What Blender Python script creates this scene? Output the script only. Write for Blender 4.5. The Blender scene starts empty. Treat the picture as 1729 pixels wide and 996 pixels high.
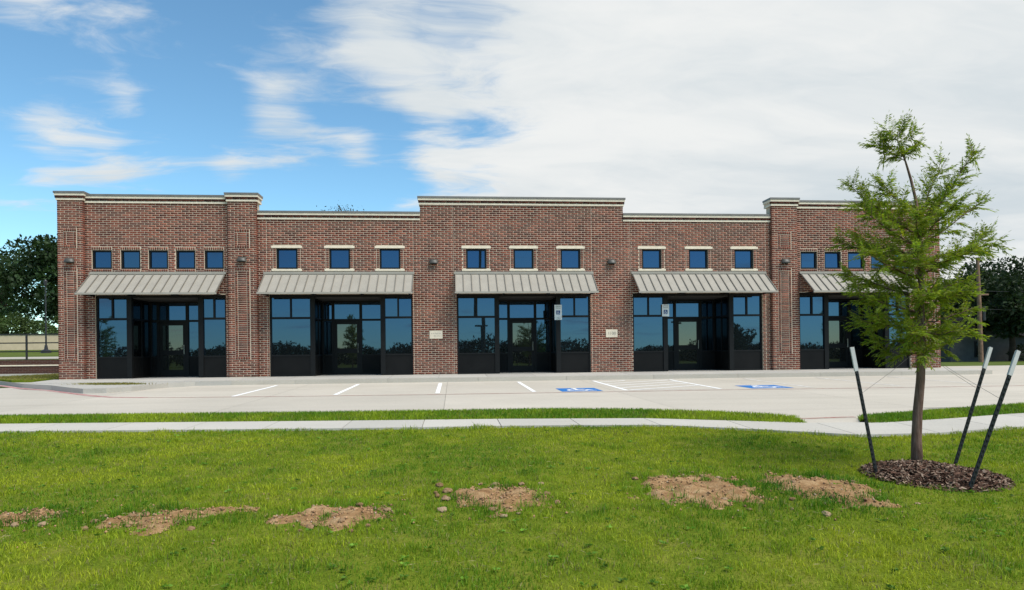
import bpy, bmesh, math, random
import numpy as np
from mathutils import Vector, Matrix, noise as mnoise

random.seed(7)
rng = np.random.default_rng(11)
R = math.radians
scene = bpy.context.scene
COL = scene.collection

# ------------------------------------------------------------------ camera
CAM = Vector((0.0, -25.08, 0.71))
YAW = 4.95          # the camera looks this many degrees to the right of the facade's normal
cam_d = bpy.data.cameras.new("camera")
cam = bpy.data.objects.new("camera", cam_d)
COL.objects.link(cam)
cam_d.sensor_width = 36.0
cam_d.lens = 1150.0 / 1729.0 * 36.0
cam_d.shift_y = 100.0 / 1729.0
cam_d.clip_start = 0.05
cam_d.clip_end = 6000
cam.location = CAM
cam.rotation_mode = 'XYZ'
base_rot = Matrix.Rotation(R(-YAW), 4, 'Z') @ Matrix.Rotation(R(90), 4, 'X')
cam.rotation_euler = (base_rot @ Matrix.Rotation(-0.011, 4, 'Z')).to_euler()
scene.camera = cam

# ------------------------------------------------------------------ sky
SUN_EL = 56.0
SUN_AZ = 138.0      # compass from +Y (into the picture), clockwise: to the right, on the camera's side
world = bpy.data.worlds.new("World")
scene.world = world
world.use_nodes = True
wn, wl = world.node_tree.nodes, world.node_tree.links
wn.clear()


def N(nodes, typ, **kw):
    n = nodes.new(typ)
    for k, v in kw.items():
        setattr(n, k, v)
    return n


def math_node(nodes, links, op, a, b=None, clamp=False):
    n = nodes.new('ShaderNodeMath')
    n.operation = op
    n.use_clamp = clamp
    for i, v in enumerate((a, b)):
        if v is None:
            continue
        if isinstance(v, (int, float)):
            n.inputs[i].default_value = v
        else:
            links.new(v, n.inputs[i])
    return n.outputs[0]


sky = N(wn, 'ShaderNodeTexSky', sky_type='NISHITA', sun_disc=False)
sky.sun_elevation = R(SUN_EL)
sky.sun_rotation = R(SUN_AZ)
sky.altitude = 200
sky.air_density = 1.0
sky.dust_density = 0.0
sky.ozone_density = 3.0
hsv = N(wn, 'ShaderNodeHueSaturation')
hsv.inputs['Saturation'].default_value = 1.02
hsv.inputs['Value'].default_value = 0.95
wl.new(sky.outputs[0], hsv.inputs['Color'])
tc = N(wn, 'ShaderNodeTexCoord')
sep = N(wn, 'ShaderNodeSeparateXYZ')
wl.new(tc.outputs['Generated'], sep.inputs[0])
wm = lambda op, a, b=None, clamp=False: math_node(wn, wl, op, a, b, clamp)
dx, dy, dz = sep.outputs
hz = wm('ADD', wm('MAXIMUM', dz, 0.0), 0.16)
cu = wm('DIVIDE', dx, hz)
cv = wm('DIVIDE', dy, hz)
cmb = N(wn, 'ShaderNodeCombineXYZ')
wl.new(cu, cmb.inputs[0]); wl.new(cv, cmb.inputs[1])
mp = N(wn, 'ShaderNodeMapping')
mp.inputs['Rotation'].default_value = (0, 0, R(-12))
mp.inputs['Scale'].default_value = (0.75, 1.5, 1.0)
wl.new(cmb.outputs[0], mp.inputs['Vector'])
# a second noise bends the first: fibrous, wind-drawn cloud edges
wz = N(wn, 'ShaderNodeTexNoise')
wz.inputs['Scale'].default_value = 1.3; wz.inputs['Detail'].default_value = 4
wl.new(mp.outputs[0], wz.inputs['Vector'])
wmix = N(wn, 'ShaderNodeVectorMath', operation='MULTIPLY_ADD')
wl.new(wz.outputs['Color'], wmix.inputs[0])
wmix.inputs[1].default_value = (0.9, 0.55, 0.0)
wl.new(mp.outputs[0], wmix.inputs[2])
n1 = N(wn, 'ShaderNodeTexNoise')
n1.inputs['Scale'].default_value = 1.55; n1.inputs['Detail'].default_value = 9
n1.inputs['Roughness'].default_value = 0.62
wl.new(wmix.outputs[0], n1.inputs['Vector'])
n2 = N(wn, 'ShaderNodeTexNoise')
n2.inputs['Scale'].default_value = 0.45; n2.inputs['Detail'].default_value = 3
wl.new(wmix.outputs[0], n2.inputs['Vector'])
# the cloud bank lies to the right of the building
bank = wm('ADD', wm('MULTIPLY', dx, math.sin(R(58))), wm('MULTIPLY', dy, math.cos(R(58))))
bank = wm('MULTIPLY', wm('SUBTRACT', bank, 0.46), 2.6)
cov = wm('MINIMUM', bank, 0.62)
cov = wm('MAXIMUM', cov, -0.05)


def az_el_dir(az, el):
    return Vector((math.sin(R(az)) * math.cos(R(el)), math.cos(R(az)) * math.cos(R(el)), math.sin(R(el))))


# a few separate fair-weather clouds, as directions in the sky
for (az, el, sharp, amp) in ((-30.0, 24.6, 520, .32), (-23.5, 24.4, 900, .22), (-29.0, 15.0, 1100, .28), (-25.5, 14.2, 2600, .22),
                             (-14.9, 19.2, 1400, .28), (-12.0, 18.6, 1500, .20), (-24.3, 18.3, 2600, .24), (-7.8, 16.3, 1900, .27),
                             (-17.3, 14.2, 2400, .16), (-11.5, 15.5, 1200, .0), (-19.5, 20.8, 700, -.10), (-20, 16.5, 900, -.06), (-7.5, 24.5, 500, .16),
                             (-3.5, 25.5, 300, .20), (-3.5, 21.5, 700, .15), (-1.0, 19.0, 900, .12), (-0.8, 14.6, 900, .24), (-4.2, 12.6, 1500, .16)):
    v = az_el_dir(az, el)
    d = N(wn, 'ShaderNodeVectorMath', operation='DOT_PRODUCT')
    wl.new(tc.outputs['Generated'], d.inputs[0]); d.inputs[1].default_value = v
    g = wm('POWER', wm('MAXIMUM', d.outputs['Value'], 0.0), sharp)
    cov = wm('ADD', cov, wm('MULTIPLY', g, amp))
dens = wm('ADD', wm('MULTIPLY', wm('SUBTRACT', n1.outputs['Fac'], 0.5), 1.55), wm('ADD', cov, 0.49))
dens = wm('ADD', dens, wm('MULTIPLY', wm('SUBTRACT', n2.outputs['Fac'], 0.5), 0.25))
cr = N(wn, 'ShaderNodeMapRange', interpolation_type='SMOOTHSTEP')
cr.inputs['From Min'].default_value = 0.50
cr.inputs['From Max'].default_value = 0.82
wl.new(dens, cr.inputs['Value'])
cshade = N(wn, 'ShaderNodeMixRGB')
cshade.inputs['Color1'].default_value = (3.25, 3.62, 3.85, 1)
cshade.inputs['Color2'].default_value = (4.5, 4.58, 4.55, 1)
n3 = N(wn, 'ShaderNodeTexNoise')
n3.inputs['Scale'].default_value = 1.0; n3.inputs['Detail'].default_value = 6; n3.inputs['Roughness'].default_value = 0.6
wl.new(wmix.outputs[0], n3.inputs['Vector'])
c3 = N(wn, 'ShaderNodeMapRange', interpolation_type='SMOOTHSTEP')
c3.inputs['From Min'].default_value = 0.30; c3.inputs['From Max'].default_value = 0.66
wl.new(n3.outputs['Fac'], c3.inputs['Value'])
wl.new(c3.outputs[0], cshade.inputs['Fac'])
tintb = N(wn, 'ShaderNodeMixRGB', blend_type='MULTIPLY')
tintb.inputs['Fac'].default_value = 1.0
tintb.inputs['Color2'].default_value = (0.80, 1.02, 0.97, 1)
wl.new(hsv.outputs[0], tintb.inputs['Color1'])
cmix = N(wn, 'ShaderNodeMixRGB')
wl.new(cr.outputs[0], cmix.inputs['Fac'])
wl.new(tintb.outputs[0], cmix.inputs['Color1'])
wl.new(cshade.outputs[0], cmix.inputs['Color2'])
bg = N(wn, 'ShaderNodeBackground')
bg.inputs['Strength'].default_value = 0.10
wl.new(cmix.outputs[0], bg.inputs['Color'])
wo = N(wn, 'ShaderNodeOutputWorld')
wl.new(bg.outputs[0], wo.inputs['Surface'])

# ------------------------------------------------------------------ sun (veiled by thin cloud: soft)
sun_d = bpy.data.lights.new("sun", 'SUN')
sun_d.energy = 2.6
sun_d.angle = R(40)
sun_d.color = (1.0, 0.955, 0.88)
sun = bpy.data.objects.new("sun", sun_d)
COL.objects.link(sun)
sdir = Vector((math.sin(R(SUN_AZ)) * math.cos(R(SUN_EL)), math.cos(R(SUN_AZ)) * math.cos(R(SUN_EL)), math.sin(R(SUN_EL))))
sun.rotation_euler = sdir.to_track_quat('Z', 'Y').to_euler()
sun.location = (20, -20, 30)

vs = scene.view_settings
vs.view_transform = 'Standard'
vs.look = 'None'
vs.exposure = 0.95
vs.gamma = 1.0
vs.use_curve_mapping = False
scene.cycles.use_denoising = True
scene.cycles.max_bounces = 8
scene.cycles.transparent_max_bounces = 8

# ------------------------------------------------------------------ materials


def srgb(r, g, b):
    f = lambda c: (c / 255 / 12.92) if c / 255 <= 0.04045 else ((c / 255 + 0.055) / 1.055) ** 2.4
    return (f(r), f(g), f(b), 1.0)


class Mat:
    def __init__(s, name, color=(.5, .5, .5, 1), rough=.8, spec=.3, metal=0.0):
        s.m = bpy.data.materials.new(name)
        s.m.use_nodes = True
        s.n, s.l = s.m.node_tree.nodes, s.m.node_tree.links
        s.b = s.n['Principled BSDF']
        s.out = s.n['Material Output']
        s.b.inputs['Base Color'].default_value = color
        s.b.inputs['Roughness'].default_value = rough
        s.b.inputs['Specular IOR Level'].default_value = spec
        s.b.inputs['Metallic'].default_value = metal
        s.tc = s.n.new('ShaderNodeTexCoord')
        s.geo = s.n.new('ShaderNodeNewGeometry')

    def noise(s, scale, detail=4, rough=.55, vec=None, stretch=None):
        t = s.n.new('ShaderNodeTexNoise')
        t.inputs['Scale'].default_value = scale
        t.inputs['Detail'].default_value = detail
        t.inputs['Roughness'].default_value = rough
        v = vec or s.geo.outputs['Position']
        if stretch:
            mpp = s.n.new('ShaderNodeMapping')
            mpp.inputs['Scale'].default_value = stretch
            s.l.new(v, mpp.inputs['Vector'])
            v = mpp.outputs[0]
        s.l.new(v, t.inputs['Vector'])
        return t.outputs['Fac']

    def ramp(s, fac, stops):
        r = s.n.new('ShaderNodeValToRGB')
        el = r.color_ramp.elements
        while len(el) < len(stops):
            el.new(0.5)
        for e, (p, c) in zip(el, stops):
            e.position = p
            e.color = c
        s.l.new(fac, r.inputs['Fac'])
        return r.outputs['Color']

    def mix(s, fac, a, b, mode='MIX'):
        mx = s.n.new('ShaderNodeMixRGB')
        mx.blend_type = mode
        for i, v in (('Fac', fac), ('Color1', a), ('Color2', b)):
            if isinstance(v, (int, float)):
                mx.inputs[i].default_value = v
            elif isinstance(v, tuple):
                mx.inputs[i].default_value = v
            else:
                s.l.new(v, mx.inputs[i])
        return mx.outputs['Color']

    def color(s, out):
        s.l.new(out, s.b.inputs['Base Color'])

    def attr(s, name='Col'):
        a = s.n.new('ShaderNodeAttribute')
        a.attribute_name = name
        return a.outputs['Color']

    def bump(s, fac, strength=.3, dist=.02):
        bp = s.n.new('ShaderNodeBump')
        bp.inputs['Strength'].default_value = strength
        bp.inputs['Distance'].default_value = dist
        s.l.new(fac, bp.inputs['Height'])
        s.l.new(bp.outputs[0], s.b.inputs['Normal'])

    def translucent(s, col, fac):
        t = s.n.new('ShaderNodeBsdfTranslucent')
        if isinstance(col, tuple):
            t.inputs['Color'].default_value = col
        else:
            s.l.new(col, t.inputs['Color'])
        mx = s.n.new('ShaderNodeMixShader')
        mx.inputs[0].default_value = fac
        s.l.new(s.b.outputs[0], mx.inputs[1])
        s.l.new(t.outputs[0], mx.inputs[2])
        s.l.new(mx.outputs[0], s.out.inputs['Surface'])


M = {}


def simple(name, col, rough=.7, spec=.3, metal=0.0, var=0.12, scale=6.0):
    m = Mat(name, col, rough, spec, metal)
    lo = tuple(c * (1 - var) for c in col[:3]) + (1,)
    hi = tuple(min(1, c * (1 + var)) for c in col[:3]) + (1,)
    m.color(m.ramp(m.noise(scale, 5), [(0.3, lo), (0.7, hi)]))
    M[name] = m.m
    return m


# mortar
m = simple('mortar', (0.53, 0.43, 0.325, 1), .95, .1, var=.16, scale=9)
# bricks
def brick_mat(name, obj_colour):
    m = Mat(name, (.2, .07, .05, 1), .88, .15)
    if obj_colour:
        oi = m.n.new('ShaderNodeObjectInfo')
        c = oi.outputs['Color']
    else:
        c = m.attr('Col')
    grain = m.ramp(m.noise(70, 4, .7), [(.25, (.72, .72, .72, 1)), (.75, (1.2, 1.2, 1.2, 1))])
    c = m.mix(1.0, c, grain, 'MULTIPLY')
    stain = m.ramp(m.noise(.55, 7, .68, stretch=(1, 1, .45)), [(.34, (.74, .73, .72, 1)), (.5, (1, 1, 1, 1)), (.68, (1.16, 1.13, 1.1, 1))])
    m.color(m.mix(1.0, c, stain, 'MULTIPLY'))
    m.bump(m.noise(160, 3), .25, .004)
    M[name] = m.m
brick_mat('brick_mass', False)
brick_mat('brick_single', True)
# far brick (low wall at the left, side walls): the pieces are below picking size
m = Mat('brick_far', (.2, .08, .06, 1), .9, .1)
bt = m.n.new('ShaderNodeTexBrick')
bt.inputs['Color1'].default_value = (.085, .035, .026, 1)  # brick and mortar tones darkened to carry the shade on the low wall
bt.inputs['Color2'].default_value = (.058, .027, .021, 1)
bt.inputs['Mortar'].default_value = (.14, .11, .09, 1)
bt.inputs['Scale'].default_value = 1.0
bt.inputs['Brick Width'].default_value = .254
bt.inputs['Row Height'].default_value = .0762
bt.inputs['Mortar Size'].default_value = .006
sx = m.n.new('ShaderNodeSeparateXYZ'); m.l.new(m.geo.outputs['Position'], sx.inputs[0])
ad = m.n.new('ShaderNodeMath'); m.l.new(sx.outputs[0], ad.inputs[0]); m.l.new(sx.outputs[1], ad.inputs[1])
cb = m.n.new('ShaderNodeCombineXYZ'); m.l.new(ad.outputs[0], cb.inputs[0]); m.l.new(sx.outputs[2], cb.inputs[1])
m.l.new(cb.outputs[0], bt.inputs['Vector'])
m.color(bt.outputs['Color']); M['brick_far'] = m.m

simple('cast_stone', (0.68, 0.59, 0.455, 1), .85, .2, var=.1, scale=8)
simple('coping_metal', (0.17, 0.155, 0.14, 1), .5, .4, metal=.3, var=.15, scale=3)
simple('awning_metal', (0.305, 0.278, 0.232, 1), .5, .35, metal=.0, var=.07, scale=2.5)
simple('awning_seam', (0.165, 0.150, 0.125, 1), .5, .35, var=.08)
simple('dark_frame', (0.0065, 0.0065, 0.0065, 1), .5, .2, var=.2)
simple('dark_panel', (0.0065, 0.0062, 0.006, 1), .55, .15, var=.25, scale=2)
simple('post_metal', (0.022, 0.022, 0.023, 1), .45, .4, var=.15)
simple('bronze_lamp', (0.06, 0.055, 0.045, 1), .45, .45, var=.2)
simple('lamp_lens', (0.03, 0.028, 0.025, 1), .2, .5)
simple('roof_membrane', (0.4, 0.4, 0.38, 1), .9)
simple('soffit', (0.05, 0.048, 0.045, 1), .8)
simple('handle_metal', (0.42, 0.41, 0.38, 1), .3, .5, metal=.9)


def glass(name, tint, body, amount):
    m = Mat(name, body, .25, .5)
    g = m.n.new('ShaderNodeBsdfGlossy')
    g.inputs['Color'].default_value = tint
    g.inputs['Roughness'].default_value = 0.012
    mx = m.n.new('ShaderNodeMixShader')
    mx.inputs[0].default_value = amount
    m.l.new(m.b.outputs[0], mx.inputs[1]); m.l.new(g.outputs[0], mx.inputs[2])
    m.l.new(mx.outputs[0], m.out.inputs['Surface'])
    # slight roller-wave distortion of tempered panes
    bp = m.n.new('ShaderNodeBump'); bp.inputs['Strength'].default_value = .02; bp.inputs['Distance'].default_value = .02
    m.l.new(m.noise(1.6, 1), bp.inputs['Height']); m.l.new(bp.outputs[0], g.inputs['Normal'])
    M[name] = m.m
glass('shaded_flank_glass', (0.040, 0.052, 0.060, 1), (0.006, 0.006, 0.007, 1), .8)  # same glass as in front; shade of the recess put into its tint
glass('tinted_glass', (0.048, 0.100, 0.186, 1), (0.006, 0.009, 0.012, 1), .8)
glass('door_glass', (0.10, 0.115, 0.125, 1), (0.02, 0.021, 0.02, 1), .8)

# concrete
def concrete(name, col, tint, pos_scale=1.0):
    m = Mat(name, col, .9, .2)
    a = m.ramp(m.noise(.35 * pos_scale, 6, .6), [(.3, tuple(c * .88 for c in col[:3]) + (1,)), (.7, col)])
    fine = m.ramp(m.noise(34, 5, .7), [(.3, (.88, .88, .88, 1)), (.7, (1.07, 1.07, 1.07, 1))])
    a = m.mix(1.0, a, fine, 'MULTIPLY')
    st = m.ramp(m.noise(.9, 8, .68, stretch=(.5, 1.6, 1)), [(.60, (1, 1, 1, 1)), (.78, tint)])
    a = m.mix(1.0, a, st, 'MULTIPLY')
    sp = m.ramp(m.noise(2.3, 6, .75), [(.66, (1, 1, 1, 1)), (.74, (.80, .79, .77, 1))])
    a = m.mix(1.0, a, sp, 'MULTIPLY')
    tr_ = m.ramp(m.noise(.6, 5, .6, stretch=(.12, 3.2, 1)), [(.52, (1, 1, 1, 1)), (.75, (.90, .90, .89, 1))])
    a = m.mix(1.0, a, tr_, 'MULTIPLY')
    oi = m.n.new('ShaderNodeObjectInfo')
    sl = m.ramp(oi.outputs['Random'], [(0, (.93, .93, .93, 1)), (1, (1.05, 1.045, 1.04, 1))])
    m.color(m.mix(1.0, a, sl, 'MULTIPLY'))
    m.bump(m.noise(60, 4, .7), .25, .006)
    M[name] = m.m
concrete('lot_concrete', (0.490, 0.445, 0.372, 1), (.80, .79, .78, 1))
concrete('walk_concrete', (0.44, 0.416, 0.370, 1), (.76, .74, .72, 1))
concrete('sidewalk_concrete', (0.475, 0.447, 0.392, 1), (.87, .86, .84, 1))
concrete('kerb_concrete', (0.435, 0.40, 0.34, 1), (.8, .79, .78, 1))
simple('joint_filler', (0.22, 0.20, 0.17, 1), .95)


def paint(name, col, worn, lo, hi, under):
    m = Mat(name, col, .75, .25)
    f = m.ramp(m.noise(5.5, 8, .72), [(lo, (0, 0, 0, 1)), (hi, (1, 1, 1, 1))])
    m.color(m.mix(f, under, col))
    M[name] = m.m
paint('white_paint', (0.78, 0.78, 0.76, 1), .2, .28, .42, (0.53, 0.50, 0.45, 1))
paint('faded_white_paint', (0.66, 0.65, 0.62, 1), .2, .42, .62, (0.48, 0.45, 0.4, 1))
paint('blue_paint', (0.025, 0.15, 0.42, 1), .2, .25, .4, (0.3, 0.32, 0.36, 1))
paint('red_paint', (0.30, 0.105, 0.085, 1), .3, .36, .62, (0.40, 0.335, 0.285, 1))
paint('kerb_red_paint', (0.34, 0.10, 0.10, 1), .3, .36, .60, (0.46, 0.36, 0.32, 1))

# ground cover
m = Mat('lawn_soil', (.06, .06, .02, 1), 1, .05)
c = m.ramp(m.noise(3.2, 8, .65), [(.3, (.085, .125, .010, 1)), (.5, (.125, .160, .014, 1)), (.7, (.18, .185, .03, 1))])
c2 = m.ramp(m.noise(45, 5, .7), [(.3, (.6, .6, .6, 1)), (.7, (1.25, 1.25, 1.2, 1))])
m.color(m.mix(1, c, c2, 'MULTIPLY')); m.bump(m.noise(50, 4), .6, .03); M['lawn_soil'] = m.m
m = Mat('far_ground', (.06, .07, .02, 1), 1, .05)
m.color(m.ramp(m.noise(.25, 8, .6), [(.3, (.06, .085, .016, 1)), (.7, (.10, .125, .028, 1))])); M['far_ground'] = m.m


def leafy(name, tfac, tcol_gain, rough=.55, spec=.25):
    m = Mat(name, (.05, .09, .02, 1), rough, spec)
    a = m.attr('Col')
    m.color(a)
    tcol = m.mix(1.0, a, tcol_gain, 'MULTIPLY')
    m.translucent(tcol, tfac)
    M[name] = m.m
leafy('grass_blade', .32, (1.5, 1.55, .9, 1), .6, .2)
leafy('young_leaf', .48, (1.6, 1.6, .8, 1), .55, .25)
leafy('tree_leaf', .25, (1.3, 1.4, .8, 1), .6, .2)

m = Mat('dirt', (.3, .17, .09, 1), 1, .05)
c = m.ramp(m.noise(7, 8, .7), [(.28, (.165, .085, .038, 1)), (.5, (.33, .195, .092, 1)), (.72, (.48, .33, .18, 1))])
m.color(c); m.bump(m.noise(38, 8, .75), .9, .03); M['dirt'] = m.m
m = Mat('clod', (.3, .17, .09, 1), 1, .05)
oi = m.n.new('ShaderNodeObjectInfo')
ad = m.n.new('ShaderNodeMath'); ad.operation = 'MULTIPLY_ADD'; ad.inputs[1].default_value = .45
m.l.new(oi.outputs['Random'], ad.inputs[0])
m.l.new(m.noise(26, 6, .7), ad.inputs[2])
c = m.ramp(ad.outputs[0], [(.3, (.13, .068, .034, 1)), (.65, (.24, .145, .078, 1)), (1.0, (.36, .26, .165, 1))])
m.color(c); m.bump(m.noise(60, 6, .75), .8, .015); M['clod'] = m.m
m = Mat('crumb', (.3, .17, .09, 1), 1, .05); m.color(m.attr()); M['crumb'] = m.m
simple('mulch_bed', (.060, .034, .024, 1), 1, .05, var=.5, scale=18)
m = Mat('mulch_chip', (.1, .06, .04, 1), .95, .1); m.color(m.attr()); M['mulch_chip'] = m.m

m = Mat('young_bark', (.12, .07, .05, 1), .95, .1)
c = m.ramp(m.noise(16, 7, .7, stretch=(3.5, 3.5, .35)), [(.3, (.085, .050, .036, 1)), (.55, (.190, .118, .088, 1)), (.75, (.31, .22, .175, 1))])
m.color(c); m.bump(m.noise(20, 6, .7, stretch=(4, 4, .4)), .9, .02); M['young_bark'] = m.m
simple('dark_bark', (.05, .036, .027, 1), .95, .1, var=.3, scale=4)
simple('pole_wood', (.20, .125, .085, 1), .95, .1, var=.25, scale=5)
simple('stake_black', (.012, .013, .013, 1), .55, .35, var=.3, scale=20)
simple('stake_white', (.47, .46, .44, 1), .6, .3, var=.08, scale=12)
simple('wire', (.16, .15, .14, 1), .5, .4, metal=.5)
simple('cable', (.02, .02, .02, 1), .6)
simple('sign_white', (.70, .72, .71, 1), .5, .3, var=.05)
simple('sign_blue', (.025, .07, .22, 1), .5, .3, var=.08)
simple('sign_ink', (.10, .14, .12, 1), .6, .2)
simple('stone_ink', (.22, .21, .18, 1), .9, .1)
simple('beige_wall', (.52, .42, .28, 1), .9, .1, var=.08, scale=2)
simple('rail_metal', (.02, .02, .02, 1), .5, .4)
simple('house_wall', (.085, .082, .078, 1), .9, .1, var=.12, scale=3)
simple('house_roof', (.022, .021, .020, 1), .95, .1, var=.2, scale=4)
simple('asphalt', (.05, .05, .05, 1), .95, .1, var=.15, scale=2)
simple('sunlit_gap_yellow', (.42, .40, .10, 1), .9, .1, var=.2, scale=2)  # sunlight on the background beyond the house, put into this colour

# ------------------------------------------------------------------ helpers


class MB:
    """collects faces; build() links them as ONE mesh object"""
    def __init__(s):
        s.v = []; s.f = []

    def quad(s, a, b, c, d):
        i = len(s.v); s.v += [tuple(a), tuple(b), tuple(c), tuple(d)]; s.f.append((i, i + 1, i + 2, i + 3)); return s

    def box(s, x0, x1, y0, y1, z0, z1, skip=()):
        i = len(s.v)
        s.v += [(x0, y0, z0), (x1, y0, z0), (x1, y1, z0), (x0, y1, z0), (x0, y0, z1), (x1, y0, z1), (x1, y1, z1), (x0, y1, z1)]
        fs = {'b': (0, 3, 2, 1), 't': (4, 5, 6, 7), 'f': (0, 1, 5, 4), 'r': (1, 2, 6, 5), 'k': (2, 3, 7, 6), 'l': (3, 0, 4, 7)}
        for k, f in fs.items():
            if k not in skip:
                s.f.append(tuple(i + q for q in f))
        return s

    def prism(s, poly, z0, z1):
        """vertical extrusion of an XY polygon (counter-clockwise); z may be functions of (x, y)"""
        f0 = z0 if callable(z0) else (lambda x, y: z0)
        f1 = z1 if callable(z1) else (lambda x, y: z1)
        n = len(poly); i = len(s.v)
        s.v += [(x, y, f0(x, y)) for x, y in poly] + [(x, y, f1(x, y)) for x, y in poly]
        s.f.append(tuple(i + n + k for k in range(n)))
        s.f.append(tuple(i + k for k in reversed(range(n))))
        for k in range(n):
            s.f.append((i + k, i + (k + 1) % n, i + n + (k + 1) % n, i + n + k))
        return s

    def tube(s, pts, rads, seg=8, cap=True):
        pts = [Vector(p) for p in pts]
        rings = []
        up = None
        for k, p in enumerate(pts):
            t = (pts[min(k + 1, len(pts) - 1)] - pts[max(k - 1, 0)])
            t = t.normalized() if t.length > 1e-9 else Vector((0, 0, 1))
            if up is None:
                up = Vector((1, 0, 0)) if abs(t.x) < .9 else Vector((0, 1, 0))
            a = (up - t * up.dot(t)).normalized(); b = t.cross(a); up = a
            i = len(s.v)
            for q in range(seg):
                an = 2 * math.pi * q / seg
                s.v.append(tuple(p + (a * math.cos(an) + b * math.sin(an)) * rads[k]))
            rings.append(i)
        for r0, r1 in zip(rings, rings[1:]):
            for q in range(seg):
                s.f.append((r0 + q, r0 + (q + 1) % seg, r1 + (q + 1) % seg, r1 + q))
        if cap:
            s.f.append(tuple(rings[0] + q for q in reversed(range(seg))))
            s.f.append(tuple(rings[-1] + q for q in range(seg)))
        return s

    def build(s, name, mat, parent=None, smooth=False):
        me = bpy.data.meshes.new(name)
        me.from_pydata(s.v, [], s.f)
        me.materials.append(M[mat])
        if smooth:
            me.polygons.foreach_set('use_smooth', [True] * len(me.polygons))
        me.update()
        return link(name, me, parent)


def link(name, me, parent=None):
    o = bpy.data.objects.new(name, me)
    COL.objects.link(o)
    if parent is not None:
        o.parent = parent
    return o


def tag(o, label=None, cat=None, group=None, kind=None):
    if label: o['label'] = label
    if cat: o['category'] = cat
    if group: o['group'] = group
    if kind: o['kind'] = kind
    return o


def thing(name, loc, label, cat, group=None):
    o = link(name, None)
    o.location = loc
    o.empty_display_size = .2
    return tag(o, label, cat, group)


def copy_tree(o, parent=None):
    c = o.copy(); COL.objects.link(c); c.parent = parent
    for ch in list(o.children):
        copy_tree(ch, c)
    return c


def np_mesh(name, verts, faces, mat, parent=None, col=None, smooth=False):
    """verts (n,3); faces (m,k) array; col (n,3) point colours"""
    me = bpy.data.meshes.new(name)
    verts = np.asarray(verts, np.float32); faces = np.asarray(faces, np.int32)
    m_, k = faces.shape
    me.vertices.add(len(verts)); me.vertices.foreach_set('co', verts.ravel())
    me.loops.add(m_ * k); me.loops.foreach_set('vertex_index', faces.ravel())
    me.polygons.add(m_)
    me.polygons.foreach_set('loop_start', np.arange(0, m_ * k, k, dtype=np.int32))
    me.polygons.foreach_set('loop_total', np.full(m_, k, np.int32))
    if smooth:
        me.polygons.foreach_set('use_smooth', np.ones(m_, bool))
    if col is not None:
        at = me.attributes.new('Col', 'FLOAT_COLOR', 'POINT')
        c4 = np.ones((len(verts), 4), np.float32); c4[:, :3] = col
        at.data.foreach_set('color', c4.ravel())
    me.update(calc_edges=True)
    me.materials.append(M[mat])
    return link(name, me, parent)


def text_mesh(body, size, mat, parent, loc, name='lettering', align='CENTER'):
    cu_ = bpy.data.curves.new('lettering_curve', 'FONT')
    cu_.body = body; cu_.size = size; cu_.align_x = align; cu_.align_y = 'CENTER'; cu_.extrude = .0008
    tmp = bpy.data.objects.new('lettering_tmp', cu_)
    COL.objects.link(tmp)
    dg = bpy.context.evaluated_depsgraph_get()
    me = bpy.data.meshes.new_from_object(tmp.evaluated_get(dg))
    bpy.data.objects.remove(tmp)
    me.transform(Matrix.Translation(loc) @ Matrix.Rotation(R(90), 4, 'X'))
    me.materials.clear(); me.materials.append(M[mat])
    me.name = name
    return link(name, me, parent)


# ------------------------------------------------------------------ the lie of the land
PR = [(-400, -4.0), (-60, -1.9), (-40, -1.3), (-30, -1.0), (-25, -.85), (-21, -.74), (-17.4, -.60), (-14.7, -.455), (-13.4, -.43), (-12, -.402),
      (-7.3, -.336), (-4.6, -.281), (-2.2, -.238), (-1.7, -.20), (2.4, -.01), (8, -.05), (40, -.42), (3000, -.42)]
PRY = np.array([p[0] for p in PR]); PRZ = np.array([p[1] for p in PR])


def zl(y):
    return float(np.interp(y, PRY, PRZ))


def interp(poly, x):
    return float(np.interp(x, [p[0] for p in poly], [p[1] for p in poly]))


# edge lines on the ground (x, y), left to right
STRIP_FAR = [(-60, -8.6), (-8.16, -11.47), (-1.87, -11.86), (1.88, -11.97), (3.53, -12.38), (4.68, -13.0), (5.40, -13.6), (5.60, -14.1)]
WALK_UP = [(-60, -9.9), (-7.48, -12.62), (-1.69, -13.14), (.96, -13.32), (3.38, -13.64), (4.27, -14.05), (5.43, -14.65), (6.77, -14.83), (8.1, -14.52), (9.54, -14.05), (16, -12.6), (60, -6)]
WALK_LO = [(-60, -10.9), (-6.82, -13.72), (-1.53, -14.2), (.89, -14.28), (2.96, -14.45), (3.97, -14.83), (4.71, -15.26), (5.55, -15.72), (6.04, -15.93), (7.14, -15.77), (8.29, -15.49), (16, -13.9), (60, -7.3)]
RSTRIP_FAR = [(6.55, -14.6), (6.81, -14.13), (7.41, -13.87), (9.01, -13.35), (10.66, -12.75), (18, -10.8), (60, -4.5)]

# the ground sheet under everything, out to the horizon
xs = [-3000, -800, -250, -80, -40, -25, -16, -8, 0, 8, 16, 24, 40, 80, 250, 800, 3000]
ys = [-3000, -1000, -400, -150, -60, -40, -30, -25, -21, -17.4, -14.7, -13.4, -12, -7.3, -4.6, -2.2, -1.7, 2.4, 8, 20, 40, 120, 400, 1200, 3000]
gb = MB()
for x in xs:
    for y in ys:
        gb.v.append((x, y, zl(y) - .07))
for i in range(len(xs) - 1):
    for j in range(len(ys) - 1):
        a = i * len(ys) + j
        gb.f.append((a, a + len(ys), a + len(ys) + 1, a + 1))
tag(gb.build('ground', 'far_ground'), kind='structure')

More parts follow.
